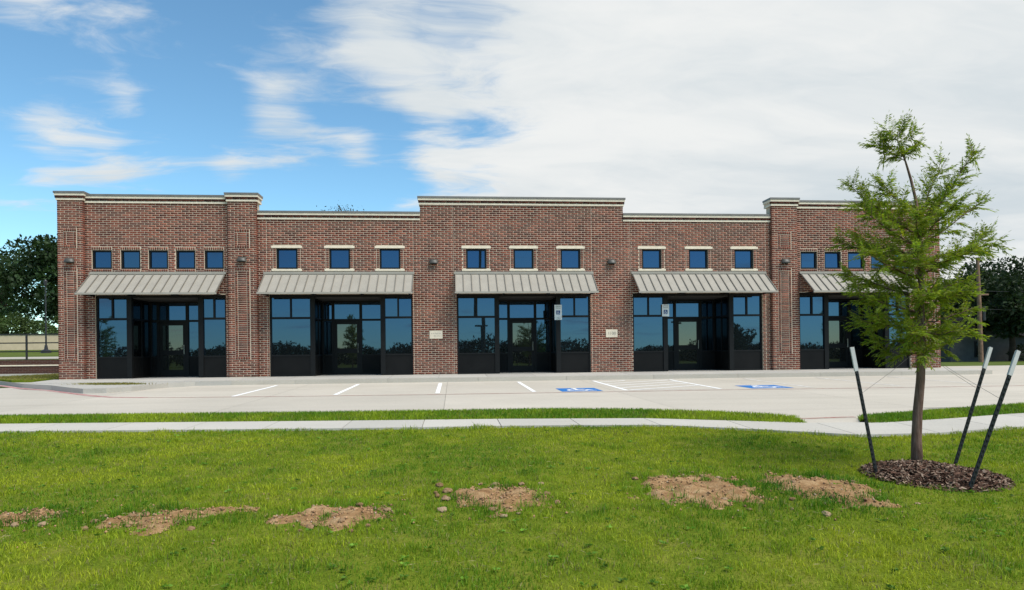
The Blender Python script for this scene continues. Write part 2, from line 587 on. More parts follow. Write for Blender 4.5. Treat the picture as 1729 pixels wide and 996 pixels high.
# street behind the camera (seen in the glass only)
st = MB()
for (y0, y1) in ((-42, -33),):
    st.quad((-300, y0, zl(y0) - .02), (300, y0, zl(y0) - .02), (300, y1, zl(y1) - .02), (-300, y1, zl(y1) - .02))
tag(st.build('road', 'asphalt'), kind='structure')

# parking lot: dark joint bed with concrete slabs let in
lot = MB()
LY = [-12.75, -12, -7.3, -7.05, -4.6, -2.2, -1.72]
for a, b in zip(LY, LY[1:]):
    lot.quad((-60, a, zl(a) - .02), (60, a, zl(a) - .02), (60, b, zl(b) - .02), (-60, b, zl(b) - .02))
for a, b in ((-14.8, -13.4), (-13.4, -12.75)):
    lot.quad((4.3, a, zl(a) - .02), (9.1, a, zl(a) - .02), (9.1, b, zl(b) - .02), (4.3, b, zl(b) - .02))
lot.quad((19.6, -1.72, zl(-1.72) - .02), (60, -1.72, zl(-1.72) - .02), (60, 2.4, -.03), (19.6, 2.4, -.03))
lot_o = tag(lot.build('parking_lot', 'joint_filler'), kind='structure')


def slab(x0, x1, ylist, parent, mat, dz=0.0, g=.004, name='slab'):
    b = MB()
    yy = list(ylist)
    yy[0] += g; yy[-1] -= g
    x0 += g; x1 -= g
    for a, c_ in zip(yy, yy[1:]):
        b.quad((x0, a, zl(a) + dz), (x1, a, zl(a) + dz), (x1, c_, zl(c_) + dz), (x0, c_, zl(c_) + dz))
    a, c_ = yy[0], yy[-1]
    b.quad((x0, a, zl(a) + dz - .03), (x1, a, zl(a) + dz - .03), (x1, a, zl(a) + dz), (x0, a, zl(a) + dz))
    b.quad((x1, c_, zl(c_) + dz - .03), (x0, c_, zl(c_) + dz - .03), (x0, c_, zl(c_) + dz), (x1, c_, zl(c_) + dz))
    return b.build(name, mat, parent)


jx = [-.2 + 4.6 * k for k in range(-12, 13)]
for x0, x1 in zip(jx, jx[1:]):
    slab(x0, x1, [-7.05, -4.6, -2.2, -1.72], lot_o, 'lot_concrete')
    slab(x0, x1, [-12.6, -12, -7.3, -7.05], lot_o, 'lot_concrete')
slab(4.4, 9.0, [-14.75, -14.7, -13.4, -12.6], lot_o, 'lot_concrete')
for x0, x1 in ((19.6, 24.0), (24.0, 28.6), (28.6, 36), (36, 60)):
    slab(x0, x1, [-1.72, 2.4], lot_o, 'lot_concrete')

# painted markings, each a sheet 4 mm above the slab
STRIPE_X = [-5.78, -3.14, -.43, 2.2, 4.77, 7.45, 10.12, 12.75, 15.4]


def ribbon(pts, w, parent, mat, name, dz=.004):
    b = MB()
    P = [Vector((x, y, 0)) for x, y in pts]
    L, Rr = [], []
    for k, p in enumerate(P):
        t = (P[min(k + 1, len(P) - 1)] - P[max(k - 1, 0)]).normalized()
        n = Vector((-t.y, t.x, 0)) * w / 2
        L.append(p + n); Rr.append(p - n)
    for k in range(len(P) - 1):
        q = [Rr[k], Rr[k + 1], L[k + 1], L[k]]
        b.quad(*[(v.x, v.y, zl(v.y) + dz) for v in q])
    return b.build(name, mat, parent)


def seg(a, b, n):
    return [(a[0] + (b[0] - a[0]) * k / n, a[1] + (b[1] - a[1]) * k / n) for k in range(n + 1)]


for i, x in enumerate(STRIPE_X):
    ribbon(seg((x, -6.6), (x, -2.1), 6), .115, lot_o, 'white_paint' if i < 6 else 'faded_white_paint', 'parking_stripe')
for k in range(5):                                   # hatched access aisle
    ya = -6.55 + k * .95
    ribbon(seg((4.85, ya), (min(7.37, 4.85 + 2.6), min(ya + 1.5, -2.15)), 4) if ya + 1.5 < -2.1 else
           seg((4.85, ya), (4.85 + 2.52 * (-2.15 - ya) / 1.5, -2.15), 4), .10, lot_o, 'white_paint', 'hatch_stripe')
ribbon(seg((4.85, -6.58), (7.37, -6.58), 2), .08, lot_o, 'faded_white_paint', 'hatch_stripe')
ribbon([(-16, -.2), (-14.8, -1.1), (-13.95, -1.87), (-12.55, -2.85), (-11.5, -3.9), (-10.67, -4.75), (-9.8, -5.6), (-8.96, -6.26), (-8.0, -6.52)], .19, lot_o, 'kerb_red_paint', 'fire_lane_stripe')
ribbon([(-8.0, -6.52), (-7.17, -6.66), (-4.1, -6.88), (-.4, -7.02), (3.7, -7.05), (6.9, -7.0), (10.3, -7.14), (13.75, -7.2), (20, -7.3), (40, -7.5)], .10, lot_o, 'red_paint', 'fire_lane_stripe')
ribbon([(5.7, -13.98), (6.9, -13.86)], .12, lot_o, 'red_paint', 'fire_lane_stripe')


def wheelchair(b, put):
    """flat pictogram polygons in a unit square; put(u, v) gives the 3-D point"""
    def poly(pts):
        i = len(b.v); b.v += [put(u, v) for u, v in pts]; b.f.append(tuple(range(i, i + len(pts))))
    c0 = (.45, .36)
    n = 18
    a0, a1 = R(100), R(395)
    for k in range(n):                                                # wheel arc
        t0 = a0 + (a1 - a0) * k / n; t1 = a0 + (a1 - a0) * (k + 1) / n
        poly([(c0[0] + .20 * math.cos(t0), c0[1] + .20 * math.sin(t0)), (c0[0] + .27 * math.cos(t0), c0[1] + .27 * math.sin(t0)),
              (c0[0] + .27 * math.cos(t1), c0[1] + .27 * math.sin(t1)), (c0[0] + .20 * math.cos(t1), c0[1] + .20 * math.sin(t1))])
    poly([(.44 + .07 * math.cos(R(30 * k)), .86 + .07 * math.sin(R(30 * k))) for k in range(12)])   # head
    poly([(.40, .76), (.40, .42), (.49, .42), (.49, .76)])             # back
    poly([(.49, .66), (.49, .60), (.68, .60), (.68, .66)])             # arm
    poly([(.49, .50), (.49, .42), (.70, .42), (.74, .50)])             # seat
    poly([(.66, .42), (.78, .16), (.85, .19), (.74, .46)])             # leg
    poly([(.78, .16), (.90, .20), (.88, .26), (.77, .23)])             # foot


for (x0, x1, y0, y1) in ((2.95, 4.08, -6.75, -5.5), (8.33, 9.55, -6.7, -5.45)):
    b = MB()
    ym = (y0 + y1) / 2
    for a, c_ in ((y0, ym), (ym, y1)):
        b.quad((x0, a, zl(a) + .004), (x1, a, zl(a) + .004), (x1, c_, zl(c_) + .004), (x0, c_, zl(c_) + .004))
    sq = b.build('accessible_marking', 'blue_paint', lot_o)
    b = MB()
    wheelchair(b, lambda u, v: (x0 + (x1 - x0) * u, y0 + (y1 - y0) * v, zl(y0 + (y1 - y0) * v) + .008))
    b.build('wheelchair_symbol', 'white_paint', sq)

# walkway along the shops, with its kerb
ZW = lambda y: 0.0 if y >= 0 else .035 * y
walk = MB().box(-13.9, 19.6, -1.68, 0.3, -.32, -.085)
walk_o = tag(walk.build('walkway', 'joint_filler'), kind='structure')
x = -13.9
while x < 19.5:
    x1 = min(x + 1.675, 19.6)
    b = MB(); g = .005
    b.prism([(x + g, -1.68), (x1 - g, -1.68), (x1 - g, -.012), (x + g, -.012)], -.08, lambda X, Y: ZW(Y))
    b.build('slab', 'walk_concrete', walk_o)
    x = x1
kerb = link('kerb', None); tag(kerb, kind='structure')
x = -8.3
while x < 19.5:
    x1 = min(x + 3.05, 19.6)
    b = MB()
    b.prism([(x + .004, -1.84), (x1 - .004, -1.84), (x1 - .004, -1.685), (x + .004, -1.685)], -.32, lambda X, Y: ZW(Y) - .004)
    b.build('kerb_stone', 'kerb_concrete', kerb)
    x = x1

# corner landing at the left end, with a curved kerb
PEN = [(-7.3, -1.86), (-8.45, -1.92), (-9.1, -2.4), (-9.35, -3.1), (-9.55, -3.9), (-9.95, -4.55), (-10.55, -4.62), (-11.4, -3.85), (-12.45, -2.78), (-13.85, -1.78), (-14.7, -1.0), (-16.2, .4), (-18.5, 3.4), (-18.5, 3.6), (-13.92, 3.6), (-13.92, -1.69), (-8.3, -1.69), (-8.3, -1.86)]
zpen = lambda X, Y: min(-.003, ZW(Y) - .01 if Y > -1.9 else -.075 - .025 * (-1.9 - Y))
tag(MB().prism(list(reversed(PEN)), -.4, zpen).build('corner_walkway', 'walk_concrete'), kind='structure')

# sidewalk between the two grass verges
side_o = MB()
sx_ = np.concatenate([np.arange(-58, -8, 1.5), np.arange(-8, 12, 1.25), np.arange(12, 58, 1.5)])
for xa, xb in zip(sx_, sx_[1:]):
    pts = [(xa, interp(WALK_LO, xa)), (xb, interp(WALK_LO, xb)), (xb, interp(WALK_UP, xb)), (xa, interp(WALK_UP, xa))]
    side_o.quad(*[(p[0], p[1], zl(p[1]) + .006) for p in pts])
side_o = tag(side_o.build('sidewalk', 'joint_filler'), kind='structure')
for xa, xb in zip(sx_, sx_[1:]):
    xa += .006; xb -= .006
    b = MB()
    pts = [(xa, interp(WALK_LO, xa)), (xb, interp(WALK_LO, xb)), (xb, interp(WALK_UP, xb)), (xa, interp(WALK_UP, xa))]
    b.prism(pts, lambda X, Y: zl(Y) - .02, lambda X, Y: zl(Y) + .022)
    b.build('slab', 'sidewalk_concrete', side_o)

# lawn and verges (soil surfaces; the blades follow)
PATCHES = [  # bare earth: centre, half width, half depth, height, turn
    dict(c=(-3.74, -18.82), a=.27, b=.22, h=.045, r=0),
    dict(c=(-2.52, -19.02), a=.44, b=.24, h=.05, r=10, sub=[(.50, .10, .32, .10), (.02, -.36, .13, .10)]),
    dict(c=(-.98, -19.08), a=.38, b=.36, h=.055, r=20, sub=[(-.42, .10, .16, .14)]),
    dict(c=(.42, -18.64), a=.42, b=.44, h=.075, r=-4),
    dict(c=(2.40, -18.54), a=.52, b=.58, h=.085, r=-6),
    dict(c=(3.60, -18.66), a=.42, b=.62, h=.085, r=8),
]
MULCH = (5.06, -18.26, .67)


def patch_mask(p, X, Y):
    """1 inside the bare patch, 0 outside, with a ragged edge"""
    dx_, dy_ = X - p['c'][0], Y - p['c'][1]
    t = R(p['r']); u = dx_ * math.cos(t) + dy_ * math.sin(t); v = -dx_ * math.sin(t) + dy_ * math.cos(t)
    d = math.hypot(u / p['a'], v / p['b'])
    for (su, sv, sa_, sb_) in p.get('sub', []):
        d = min(d, math.hypot((u - su) / sa_, (v - sv) / sb_))
    d += .50 * mnoise.noise(Vector((X * 3.6, Y * 3.6, 3.1))) + .36 * mnoise.noise(Vector((X * 11, Y * 11, 7.7)))
    return max(0.0, min(1.0, (1.16 - d) / .55))


def lawn_z(X, Y):
    return zl(Y) + .018 * mnoise.noise(Vector((X * .9, Y * .9, 0))) + .006 * mnoise.noise(Vector((X * 4, Y * 4, 5)))


lw = MB()
lx = np.concatenate([[-60, -30, -16], np.arange(-11, 13.1, .3), [18, 30, 60]])
ly_n = 40
for X in lx:
    y1 = interp(WALK_LO, X) - .01
    for j in range(ly_n):
        t = (j / (ly_n - 1)) ** 1.0
        Y = y1 + (-32 - y1) * t
        lw.v.append((float(X), float(Y), (lawn_z(X, Y) if j else zl(Y)) - (.004 if j else .012)))
for i in range(len(lx) - 1):
    for j in range(ly_n - 1):
        a = i * ly_n + j
        lw.f.append((a, a + 1, a + ly_n + 1, a + ly_n))
tag(lw.build('lawn', 'lawn_soil', smooth=True), kind='structure')
for nm, far, near in (('verge', STRIP_FAR, WALK_UP), ('verge', RSTRIP_FAR, WALK_UP)):
    b = MB()
    xx = np.unique(np.concatenate([np.linspace(far[0][0], far[-1][0], 60), [p[0] for p in far]]))
    for X in xx:
        ya, yb = interp(near, X) + .012, interp(far, X)
        yb = max(yb, ya + .02)
        ym = (ya + yb) / 2
        b.v += [(X, ya, zl(ya) + .01), (X, ym, zl(ym) + .07), (X, yb, zl(yb) + .03), (X, yb + .01, zl(yb) - .03)]
    for i in range(len(xx) - 1):
        for j in range(3):
            a = i * 4 + j
            b.f.append((a, a + 4, a + 5, a + 1))
    tag(b.build(nm, 'lawn_soil', smooth=True), kind='structure')

# dry grass plots by the left end of the building
b = MB()
b.prism([(-18.4, 3.5), (-16.15, .55), (-14.8, -.8), (-14.05, -.85), (-13.98, 9), (-18.4, 9)], -.3, .02)
tag(b.build('dry_lawn', 'lawn_soil'), kind='structure')

# ================================================================== the building
BLD = thing('retail_building', (2.62, 0, 0), 'long single storey brown brick shop building with dark glass storefronts and grey metal awnings', 'building')
OFF = Vector((-2.62, 0, 0))


def bpart(mb, name, mat, parent=None, smooth=False):
    """part of the building, coordinates given in the world"""
    mb.v = [(v[0] - 2.62, v[1], v[2]) for v in mb.v]
    return mb.build(name, mat, parent or BLD, smooth)


BX0, BX1, DEPTH = -13.62, 18.85, 16.0
TOP_SIDE, TOP_MID, TOP_LOW = 6.47, 6.50, 5.93
PIERS = [(-13.65, -12.8), (-7.92, -6.92), (12.12, 13.12), (18.03, 18.88)]
PP = .15                                           # piers stand this far proud
# wall stretches: x0, x1, top of brick
CORN = .29
MODULES = [(-13.62, -6.95, TOP_SIDE), (-6.95, -1.15, TOP_LOW), (-1.15, 6.40, TOP_MID), (6.40, 12.15, TOP_LOW), (12.15, 18.85, TOP_SIDE)]
STORES = [  # x0, x1, recess left, recess right, door centre
    (-12.50, -8.05, -11.30, -9.03, -10.52),
    (-6.55, -1.45, -4.96, -2.62, -4.06),
    (.16, 5.13, 1.72, 3.84, 2.72),
    (6.74, 11.80, 8.10, 10.50, 9.42),
    (13.26, 17.75, 14.46, 16.75, 15.72)]
SH = 2.95
WIN_SIDE = (3.86, 4.53); WIN_MID = (3.86, 4.61)
WINDOWS = []
for c in (-12.25, -11.29, -10.35, -9.42, -8.44):
    WINDOWS.append((c - .335, c + .335) + WIN_SIDE + (False,))
for c in (-5.91, -4.05, -2.25, .89, 2.64, 4.40, 7.49, 9.30, 11.08):
    WINDOWS.append((c - .375, c + .375) + WIN_MID + (True,))
for c in (13.66, 14.62, 15.56, 16.50, 17.46):
    WINDOWS.append((c - .335, c + .335) + WIN_SIDE + (False,))

# --- mortar core of the front wall, with its openings, built from blocks
holes = [(s[0], s[1], -1, SH) for s in STORES] + [(w[0], w[1], w[2], w[3]) for w in WINDOWS]
core = MB()
for (x0, x1, top) in MODULES:
    xc = sorted(set([x0, x1] + [v for h in holes for v in h[:2] if x0 < v < x1]))
    for a, b_ in zip(xc, xc[1:]):
        zs = sorted([(h[2], h[3]) for h in holes if h[0] <= a + 1e-6 and h[1] >= b_ - 1e-6])
        z = -.05
        for (h0, h1) in zs + [(top, 99)]:
            if h0 > z:
                core.box(a, b_, 0, .36, z, min(h0, top))
            z = h1
for (x0, x1) in PIERS:
    core.box(x0 + .011, x1 - .011, -PP, .001, -.05, TOP_SIDE + .06)
wall_o = bpart(core, 'wall', 'mortar')

# --- other walls and roof
b = MB()
b.box(BX0, BX0 + .3, .36, DEPTH, -.3, 6.0).box(BX1 - .3, BX1, .36, DEPTH, -.3, 6.0).box(BX0 + .3, BX1 - .3, DEPTH - .3, DEPTH, -.3, 6.0)
tag(bpart(b, 'end_wall', 'brick_far'))
bpart(MB().box(BX0 + .3, BX1 - .3, .36, DEPTH - .3, 5.2, 5.32), 'roof', 'roof_membrane')
bpart(MB().box(BX0 - .05, BX0 + .35, .45, DEPTH, 6.0, 6.06).box(BX1 - .35, BX1 + .05, .45, DEPTH, 6.0, 6.06).box(BX0 + .35, BX1 - .35, DEPTH - .32, DEPTH + .05, 6.0, 6.06), 'coping', 'coping_metal')

# --- bricks: every one a block of its own, proud of the mortar
BL, BH, JT = .254, .0762, .017
FACE = .0045
bricks = []        # x0, x1, z0, z1, yfront, yback


def course_bricks(intervals, i, yf, yb, phase=0.0, edge=False):
    z0, z1 = i * BH + JT, (i + 1) * BH
    for (a, b_) in intervals:
        k0 = math.floor((a - phase) / BL) - 1
        k = k0
        while True:
            xa = k * BL + (i % 2) * BL / 2 + phase
            if xa > b_:
                break
            xb = xa + BL - JT
            p, q = max(xa, a), min(xb, b_)
            if q - p > .022:
                bricks.append((p, q, z0, z1, yf, yb))
            k += 1


def subtract(iv, h):
    out = []
    for a, b_ in iv:
        if h[1] <= a or h[0] >= b_:
            out.append((a, b_)); continue
        if h[0] > a: out.append((a, h[0]))
        if h[1] < b_: out.append((h[1], b_))
    return out


JAMB = .10
ex = [(s[0], s[1], -1, SH) for s in STORES]
for (x0, x1, z0, z1, stone) in WINDOWS:
    if stone:
        ex.append((x0 - JAMB - JT, x1 + JAMB + JT, z0 - .075, z1 + .085))
    else:
        ex.append((x0 - .012, x1 + .012, z0 - .10, z1 + .115))
PLAQUES = [(-.85, -.37, 1.31, 1.61), (5.70, 6.15, 1.30, 1.59)]
ex += PLAQUES
joints = [-6.62, -1.41, .05, 5.19, 6.66, 11.92]      # vertical movement joints
for (x0, x1, top) in MODULES:
    for i in range(int(top / BH) + 1):
        z0, z1 = i * BH, (i + 1) * BH
        if z1 > top - CORN + .06: break
        iv = [(x0, x1)]
        for h in ex:
            if h[2] < z1 - .012 and h[3] > z0 + .012:
                iv = subtract(iv, h)
        for p in PIERS:
            iv = subtract(iv, p)
        for j_ in joints:
            if z0 > 2.9 or not any(s[0] < j_ < s[1] for s in STORES):
                iv = subtract(iv, (j_ - .006, j_ + .006))
        course_bricks(iv, i, -FACE, 0.0)
# jamb headers beside the mid windows, soldier and rowlock bricks at the end blocks
for (x0, x1, z0, z1, stone) in WINDOWS:
    if stone:
        i0 = math.ceil((z0 - .01) / BH)
        for i in range(i0, int(z1 / BH) + 1):
            zz0, zz1 = max(i * BH + JT, z0), min((i + 1) * BH, z1 + .004)
            if zz1 - zz0 > .02:
                bricks.append((x0 - JAMB, x0 - .004, zz0, zz1, -FACE, 0)); bricks.append((x1 + .004, x1 + JAMB, zz0, zz1, -FACE, 0))
    else:
        n = 9
        for k in range(n):
            a = x0 + (x1 - x0) * k / n; b_ = x0 + (x1 - x0) * (k + 1) / n - JT
            bricks.append((a, b_, z1 + .012, z1 + .105, -FACE, 0))
            bricks.append((a, b_, z0 - .095, z0 - .012, -FACE - .01, 0))
# piers with two framed panels each
for (x0, x1) in PIERS:
    cx = (x0 + x1) / 2
    hw = .255 if x1 - x0 > .9 else .215
    frames = [(cx - hw, cx + hw, 60 * BH, 69 * BH), (cx - hw, cx + hw, 8 * BH, 51 * BH)]
    yf = -PP - FACE
    for i in range(int((TOP_SIDE + .06) / BH) + 1):
        z0, z1 = i * BH, (i + 1) * BH
        if z1 > TOP_SIDE + .06 - CORN + .06: break
        iv = [(x0, x1)]
        for h in frames:
            if h[2] < z1 - .012 and h[3] > z0 + .012:
                iv = subtract(iv, (h[0] - JT, h[1] + JT))
        course_bricks(iv, i, yf, .0, phase=x0)
    for (a, b_, z0, z1) in frames:
        n = 6; w = (b_ - a) / n
        za, zb = z0, z1
        for k in range(n):                                                     # soldiers at head and foot
            bricks.append((a + k * w, a + (k + 1) * w - JT, zb - .10, zb, yf - .008, 0))
            bricks.append((a + k * w, a + (k + 1) * w - JT, za + JT, za + .112, yf - .008, 0))
        nz = max(1, round((zb - za - .235) / BH)); hz_ = (zb - za - .235) / nz
        for k in range(nz):                                                    # stacked borders and field
            q0 = za + .124 + k * hz_; q1 = q0 + hz_ - JT
            e = .098
            for (u, v, yo) in ((a, a + e - JT, -.008), (b_ - e, b_ - JT, -.008)):
                bricks.append((u, v, q0, q1, yf + yo, 0))
            bricks.append((a + e, b_ - e - JT, q0, q1, yf + .0008, 0))

PAL = [(.200, .065, .042), (.172, .055, .036), (.148, .049, .033), (.120, .044, .031), (.220, .075, .048), (.104, .040, .031), (.155, .058, .042)]


def brick_col():
    c_ = random.choice(PAL); k = random.uniform(.88, 1.14)
    return (c_[0] * k, c_[1] * k, c_[2] * k)


# the 300 that show largest (the left end stands nearest the camera) are parts, the rest one piece
full = [i for i, q in enumerate(bricks) if abs((q[1] - q[0]) - (BL - JT)) < 1e-4 and q[4] > -PP - FACE - .001]
full.sort(key=lambda i: bricks[i][0])
single = set(full[:300])
shared = {}
for i in sorted(single):
    q = bricks[i]
    key = round(q[4], 4)
    if key not in shared:
        mb = MB().box(0, BL - JT, q[4], q[5], 0, BH - JT, skip=('k',))
        me = bpy.data.meshes.new('brick'); me.from_pydata(mb.v, [], mb.f); me.materials.append(M['brick_single'])
        shared[key] = me
    o = link('brick', shared[key], wall_o)
    o.location = (q[0] - 2.62, 0, q[2])
    o.rotation_euler = (0, random.uniform(-.002, .002), 0)
    o.color = brick_col() + (1,)
V, Fc, Cc = [], [], []
bf = [(4, 5, 6, 7), (0, 1, 5, 4), (1, 2, 6, 5), (3, 0, 4, 7), (0, 3, 2, 1)]
for i, q in enumerate(bricks):
    if i in single: continue
    n = len(V); j = random.uniform(-.0018, .0018)
    x0, x1, z0, z1, y0, y1 = q[0] - 2.62, q[1] - 2.62, q[2], q[3], q[4] + j, q[5]
    V += [(x0, y0, z0), (x1, y0, z0), (x1, y1, z0), (x0, y1, z0), (x0, y0, z1), (x1, y0, z1), (x1, y1, z1), (x0, y1, z1)]
    Fc += [tuple(n + k for k in f) for f in bf]
    c_ = brick_col(); Cc += [c_] * 8
tag(np_mesh('brickwork', V, Fc, 'brick_mass', wall_o, np.array(Cc)), kind='stuff')

# --- cornices: cream bands, a brick course between them, metal coping
def cornice(x0, x1, y0, y1, top, left=True, right=True):
    def ring(p, z0, z1, mat, parent, name):
        b = MB().box(x0 - (p if left else 0), x1 + (p if right else 0), y0 - p, y1, z0, z1)
        return bpart(b, name, mat, parent)
    z = top - CORN
    c_ = ring(.035, z, z + .07, 'cast_stone', None, 'cornice')
    ring(.068, z + .155, z + .232, 'cast_stone', c_, 'stone_band')
    ring(.088, z + .235, z + CORN + .012, 'coping_metal', c_, 'coping')
    ring(.030, z + .0705, z + .1545, 'mortar', c_, 'mortar_bed')
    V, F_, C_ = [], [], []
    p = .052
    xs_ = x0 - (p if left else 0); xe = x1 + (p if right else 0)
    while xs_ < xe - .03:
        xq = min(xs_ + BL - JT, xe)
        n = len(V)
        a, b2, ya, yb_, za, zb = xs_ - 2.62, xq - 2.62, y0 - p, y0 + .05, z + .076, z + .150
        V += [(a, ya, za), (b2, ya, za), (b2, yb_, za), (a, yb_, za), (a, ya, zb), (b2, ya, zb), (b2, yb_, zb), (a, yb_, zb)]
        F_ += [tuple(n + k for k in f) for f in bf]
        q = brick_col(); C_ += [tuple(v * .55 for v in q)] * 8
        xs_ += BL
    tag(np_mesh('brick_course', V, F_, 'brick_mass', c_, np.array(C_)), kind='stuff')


P1, P2, P3, P4 = PIERS
cornice(P1[1], P2[0], 0, .42, TOP_SIDE, False, False)
cornice(P3[1], P4[0], 0, .42, TOP_SIDE, False, False)
for p in (P1, P2, P3, P4):
    cornice(p[0], p[1], -PP, .425, TOP_SIDE + .06)
cornice(-6.92, -1.15, 0, .40, TOP_LOW, False, False)
cornice(6.40, 12.12, 0, .40, TOP_LOW, False, False)
cornice(-1.15, 6.40, -.002, .41, TOP_MID)

# --- upper windows
for (x0, x1, z0, z1, stone) in WINDOWS:
    fr = MB(); t = .062; y0, y1 = .045, .13
    fr.box(x0, x1, y0, y1, z1 - t, z1).box(x0, x1, y0, y1, z0, z0 + t).box(x0, x0 + t, y0, y1, z0 + t, z1 - t).box(x1 - t, x1, y0, y1, z0 + t, z1 - t)
    w = bpart(fr, 'window', 'dark_frame')
    tl = [random.uniform(-.006, .006) for _ in range(4)]
    pn = MB(); yp = .095
    pn.quad((x0 + t, yp + tl[0], z0 + t), (x1 - t, yp + tl[1], z0 + t), (x1 - t, yp + tl[0] * -1 + tl[1] + tl[2], z1 - t), (x0 + t, yp + tl[2], z1 - t))
    pn.box(x0 + t, x1 - t, yp + .012, yp + .02, z0 + t, z1 - t)
    bpart(pn, 'pane', 'tinted_glass', w)
    if stone:
        bpart(MB().box(x0 - .165, x1 + .165, -.03, .04, z1 + .006, z1 + .085), 'lintel', 'cast_stone', w)
        bpart(MB().box(x0 - .155, x1 + .155, -.045, .06, z0 - .072, z0 - .002), 'sill', 'cast_stone', w)

# --- storefronts with recessed entries
RQ = 1.6                       # depth of a recess


def store(idx):
    X0, X1, A, B, D = STORES[idx]
    fr = MB(); t = .055; y0, y1 = .07, .17
    panes, panels = [], []
    HB, TR0, TR1, BK = 2.83, 2.065, 2.14, .72
    for (a, b_, lp, rp) in ((X0, A, .06, .17), (B, X1, .17, .06)):
        fr.box(a, a + lp, y0 - (.02 if lp > .1 else 0), y1, 0, SH).box(b_ - rp, b_, y0 - (.02 if rp > .1 else 0), y1, 0, SH)
        a2, b2 = a + lp, b_ - rp
        fr.box(a2, b2, y0, y1, HB, SH).box(a2, b2, y0, y1, TR0, TR1).box(a2, b2, y0, y1, BK, BK + .06).box(a2, b2, y0, y1, 0, .06)
        mid = (a2 + b2) / 2
        fr.box(mid - .03, mid + .03, y0, y1, TR1, HB)
        panes += [('f', a2, mid - .03, TR1, HB, .12), ('f', mid + .03, b2, TR1, HB, .12), ('f', a2, b2, BK + .06, TR0, .12)]
        panels.append((a2, b2, .09, .15, .06, BK))
    # header over the recess
    fr.box(A, B, y0, y1, HB + .03, SH)
    # back of the recess
    yb0, yb1 = RQ, RQ + .1
    dw = .52
    dl, dr = D - dw, D + dw
    for (a, b_) in ((A - .02, dl), (dr, B + .02)):
        if b_ - a < .2: continue
        fr.box(a, a + t, yb0, yb1, 0, HB).box(b_ - t, b_, yb0, yb1, 0, HB)
        fr.box(a + t, b_ - t, yb0, yb1, TR0, TR1).box(a + t, b_ - t, yb0, yb1, BK, BK + .06).box(a + t, b_ - t, yb0, yb1, 0, .06).box(a + t, b_ - t, yb0, yb1, HB - .06, HB)
        panes += [('f', a + t, b_ - t, TR1, HB - .06, yb0 + .05), ('f', a + t, b_ - t, BK + .06, TR0, yb0 + .05)]
        panels.append((a + t, b_ - t, yb0 + .03, yb0 + .08, .06, BK))
    fr.box(dl, dr, yb0, yb1, TR0, TR1).box(dl, dr, yb0, yb1, HB - .06, HB)
    fr.box(dl, dl + .045, yb0, yb1, 0, TR0).box(dr - .045, dr, yb0, yb1, 0, TR0).box(dl, dl + .045, yb0, yb1, TR1, HB - .06).box(dr - .045, dr, yb0, yb1, TR1, HB - .06)
    panes.append(('f', dl + .045, dr - .045, TR1, HB - .06, yb0 + .05))
    # glazed flanks of the recess
    for (xs_, s) in ((A, 1), (B, -1)):
        xa, xb = (xs_ - .09, xs_ - .01) if s > 0 else (xs_ + .01, xs_ + .09)
        ya, yb_ = y1, RQ
        for (p, q) in ((ya, ya + t), (yb_ - t, yb_), ((ya + yb_) / 2 - .03, (ya + yb_) / 2 + .03)):
            fr.box(xa, xb, p, q, 0, HB)
        for (p, q) in ((ya + t, (ya + yb_) / 2 - .03), ((ya + yb_) / 2 + .03, yb_ - t)):
            fr.box(xa, xb, p, q, HB - .06, HB).box(xa, xb, p, q, TR0, TR1).box(xa, xb, p, q, BK, BK + .06).box(xa, xb, p, q, 0, .06)
            xm = (xa + xb) / 2 + .01 * s
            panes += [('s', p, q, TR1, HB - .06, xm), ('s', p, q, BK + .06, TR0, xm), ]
            panels.append((xm - .02, xm + .02, p, q, .06, BK))
    sf = bpart(fr, 'storefront', 'dark_frame')
    for (k, a, b_, z0, z1, d) in panes:
        e = [random.uniform(-.004, .004) for _ in range(3)]
        pn = MB()
        if k == 'f':
            pn.quad((a, d + e[0], z0), (b_, d + e[1], z0), (b_, d + e[1] + e[2], z1), (a, d + e[0] + e[2], z1))
            pn.box(a, b_, d + .012, d + .024, z0, z1)
        else:
            pn.box(d - .006, d + .006, a, b_, z0, z1)
        bpart(pn, 'pane', 'tinted_glass' if k == 'f' else 'shaded_flank_glass', sf)
    for q in panels:
        bpart(MB().box(*q), 'bulkhead_panel', 'dark_panel', sf)
    # ceiling and floor of the recess
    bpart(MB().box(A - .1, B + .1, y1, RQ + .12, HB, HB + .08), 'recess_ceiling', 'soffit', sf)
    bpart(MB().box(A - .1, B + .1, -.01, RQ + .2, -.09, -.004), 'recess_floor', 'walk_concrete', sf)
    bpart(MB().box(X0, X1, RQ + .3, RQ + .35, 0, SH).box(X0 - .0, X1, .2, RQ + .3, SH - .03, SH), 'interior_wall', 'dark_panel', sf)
    # door leaf
    ds = .10; yd = RQ + .012
    l, r = dl + .05, dr - .05
    lf = MB()
    lf.box(l, l + ds, yd, yd + .05, .01, TR0 - .01).box(r - ds, r, yd, yd + .05, .01, TR0 - .01)
    lf.box(l + ds, r - ds, yd, yd + .05, .01, .26).box(l + ds, r - ds, yd, yd + .05, TR0 - .13, TR0 - .01).box(l + ds, r - ds, yd, yd + .05, .82, 1.0)
    dr_o = bpart(lf, 'door', 'dark_frame')
    for (z0, z1) in ((.26, .82), (1.0, TR0 - .13)):
        bpart(MB().box(l + ds, r - ds, yd + .02, yd + .032, z0, z1), 'pane', 'door_glass', dr_o)
    hd = MB().tube([(r - ds / 2, yd - .045, .85), (r - ds / 2, yd - .045, 1.2)], [.013, .013], 8)
    hd.box(r - ds / 2 - .01, r - ds / 2 + .01, yd - .045, yd, .87, .89).box(r - ds / 2 - .01, r - ds / 2 + .01, yd - .045, yd, 1.16, 1.18)
    bpart(hd, 'handle', 'handle_metal', dr_o)


for i in range(5):
    store(i)

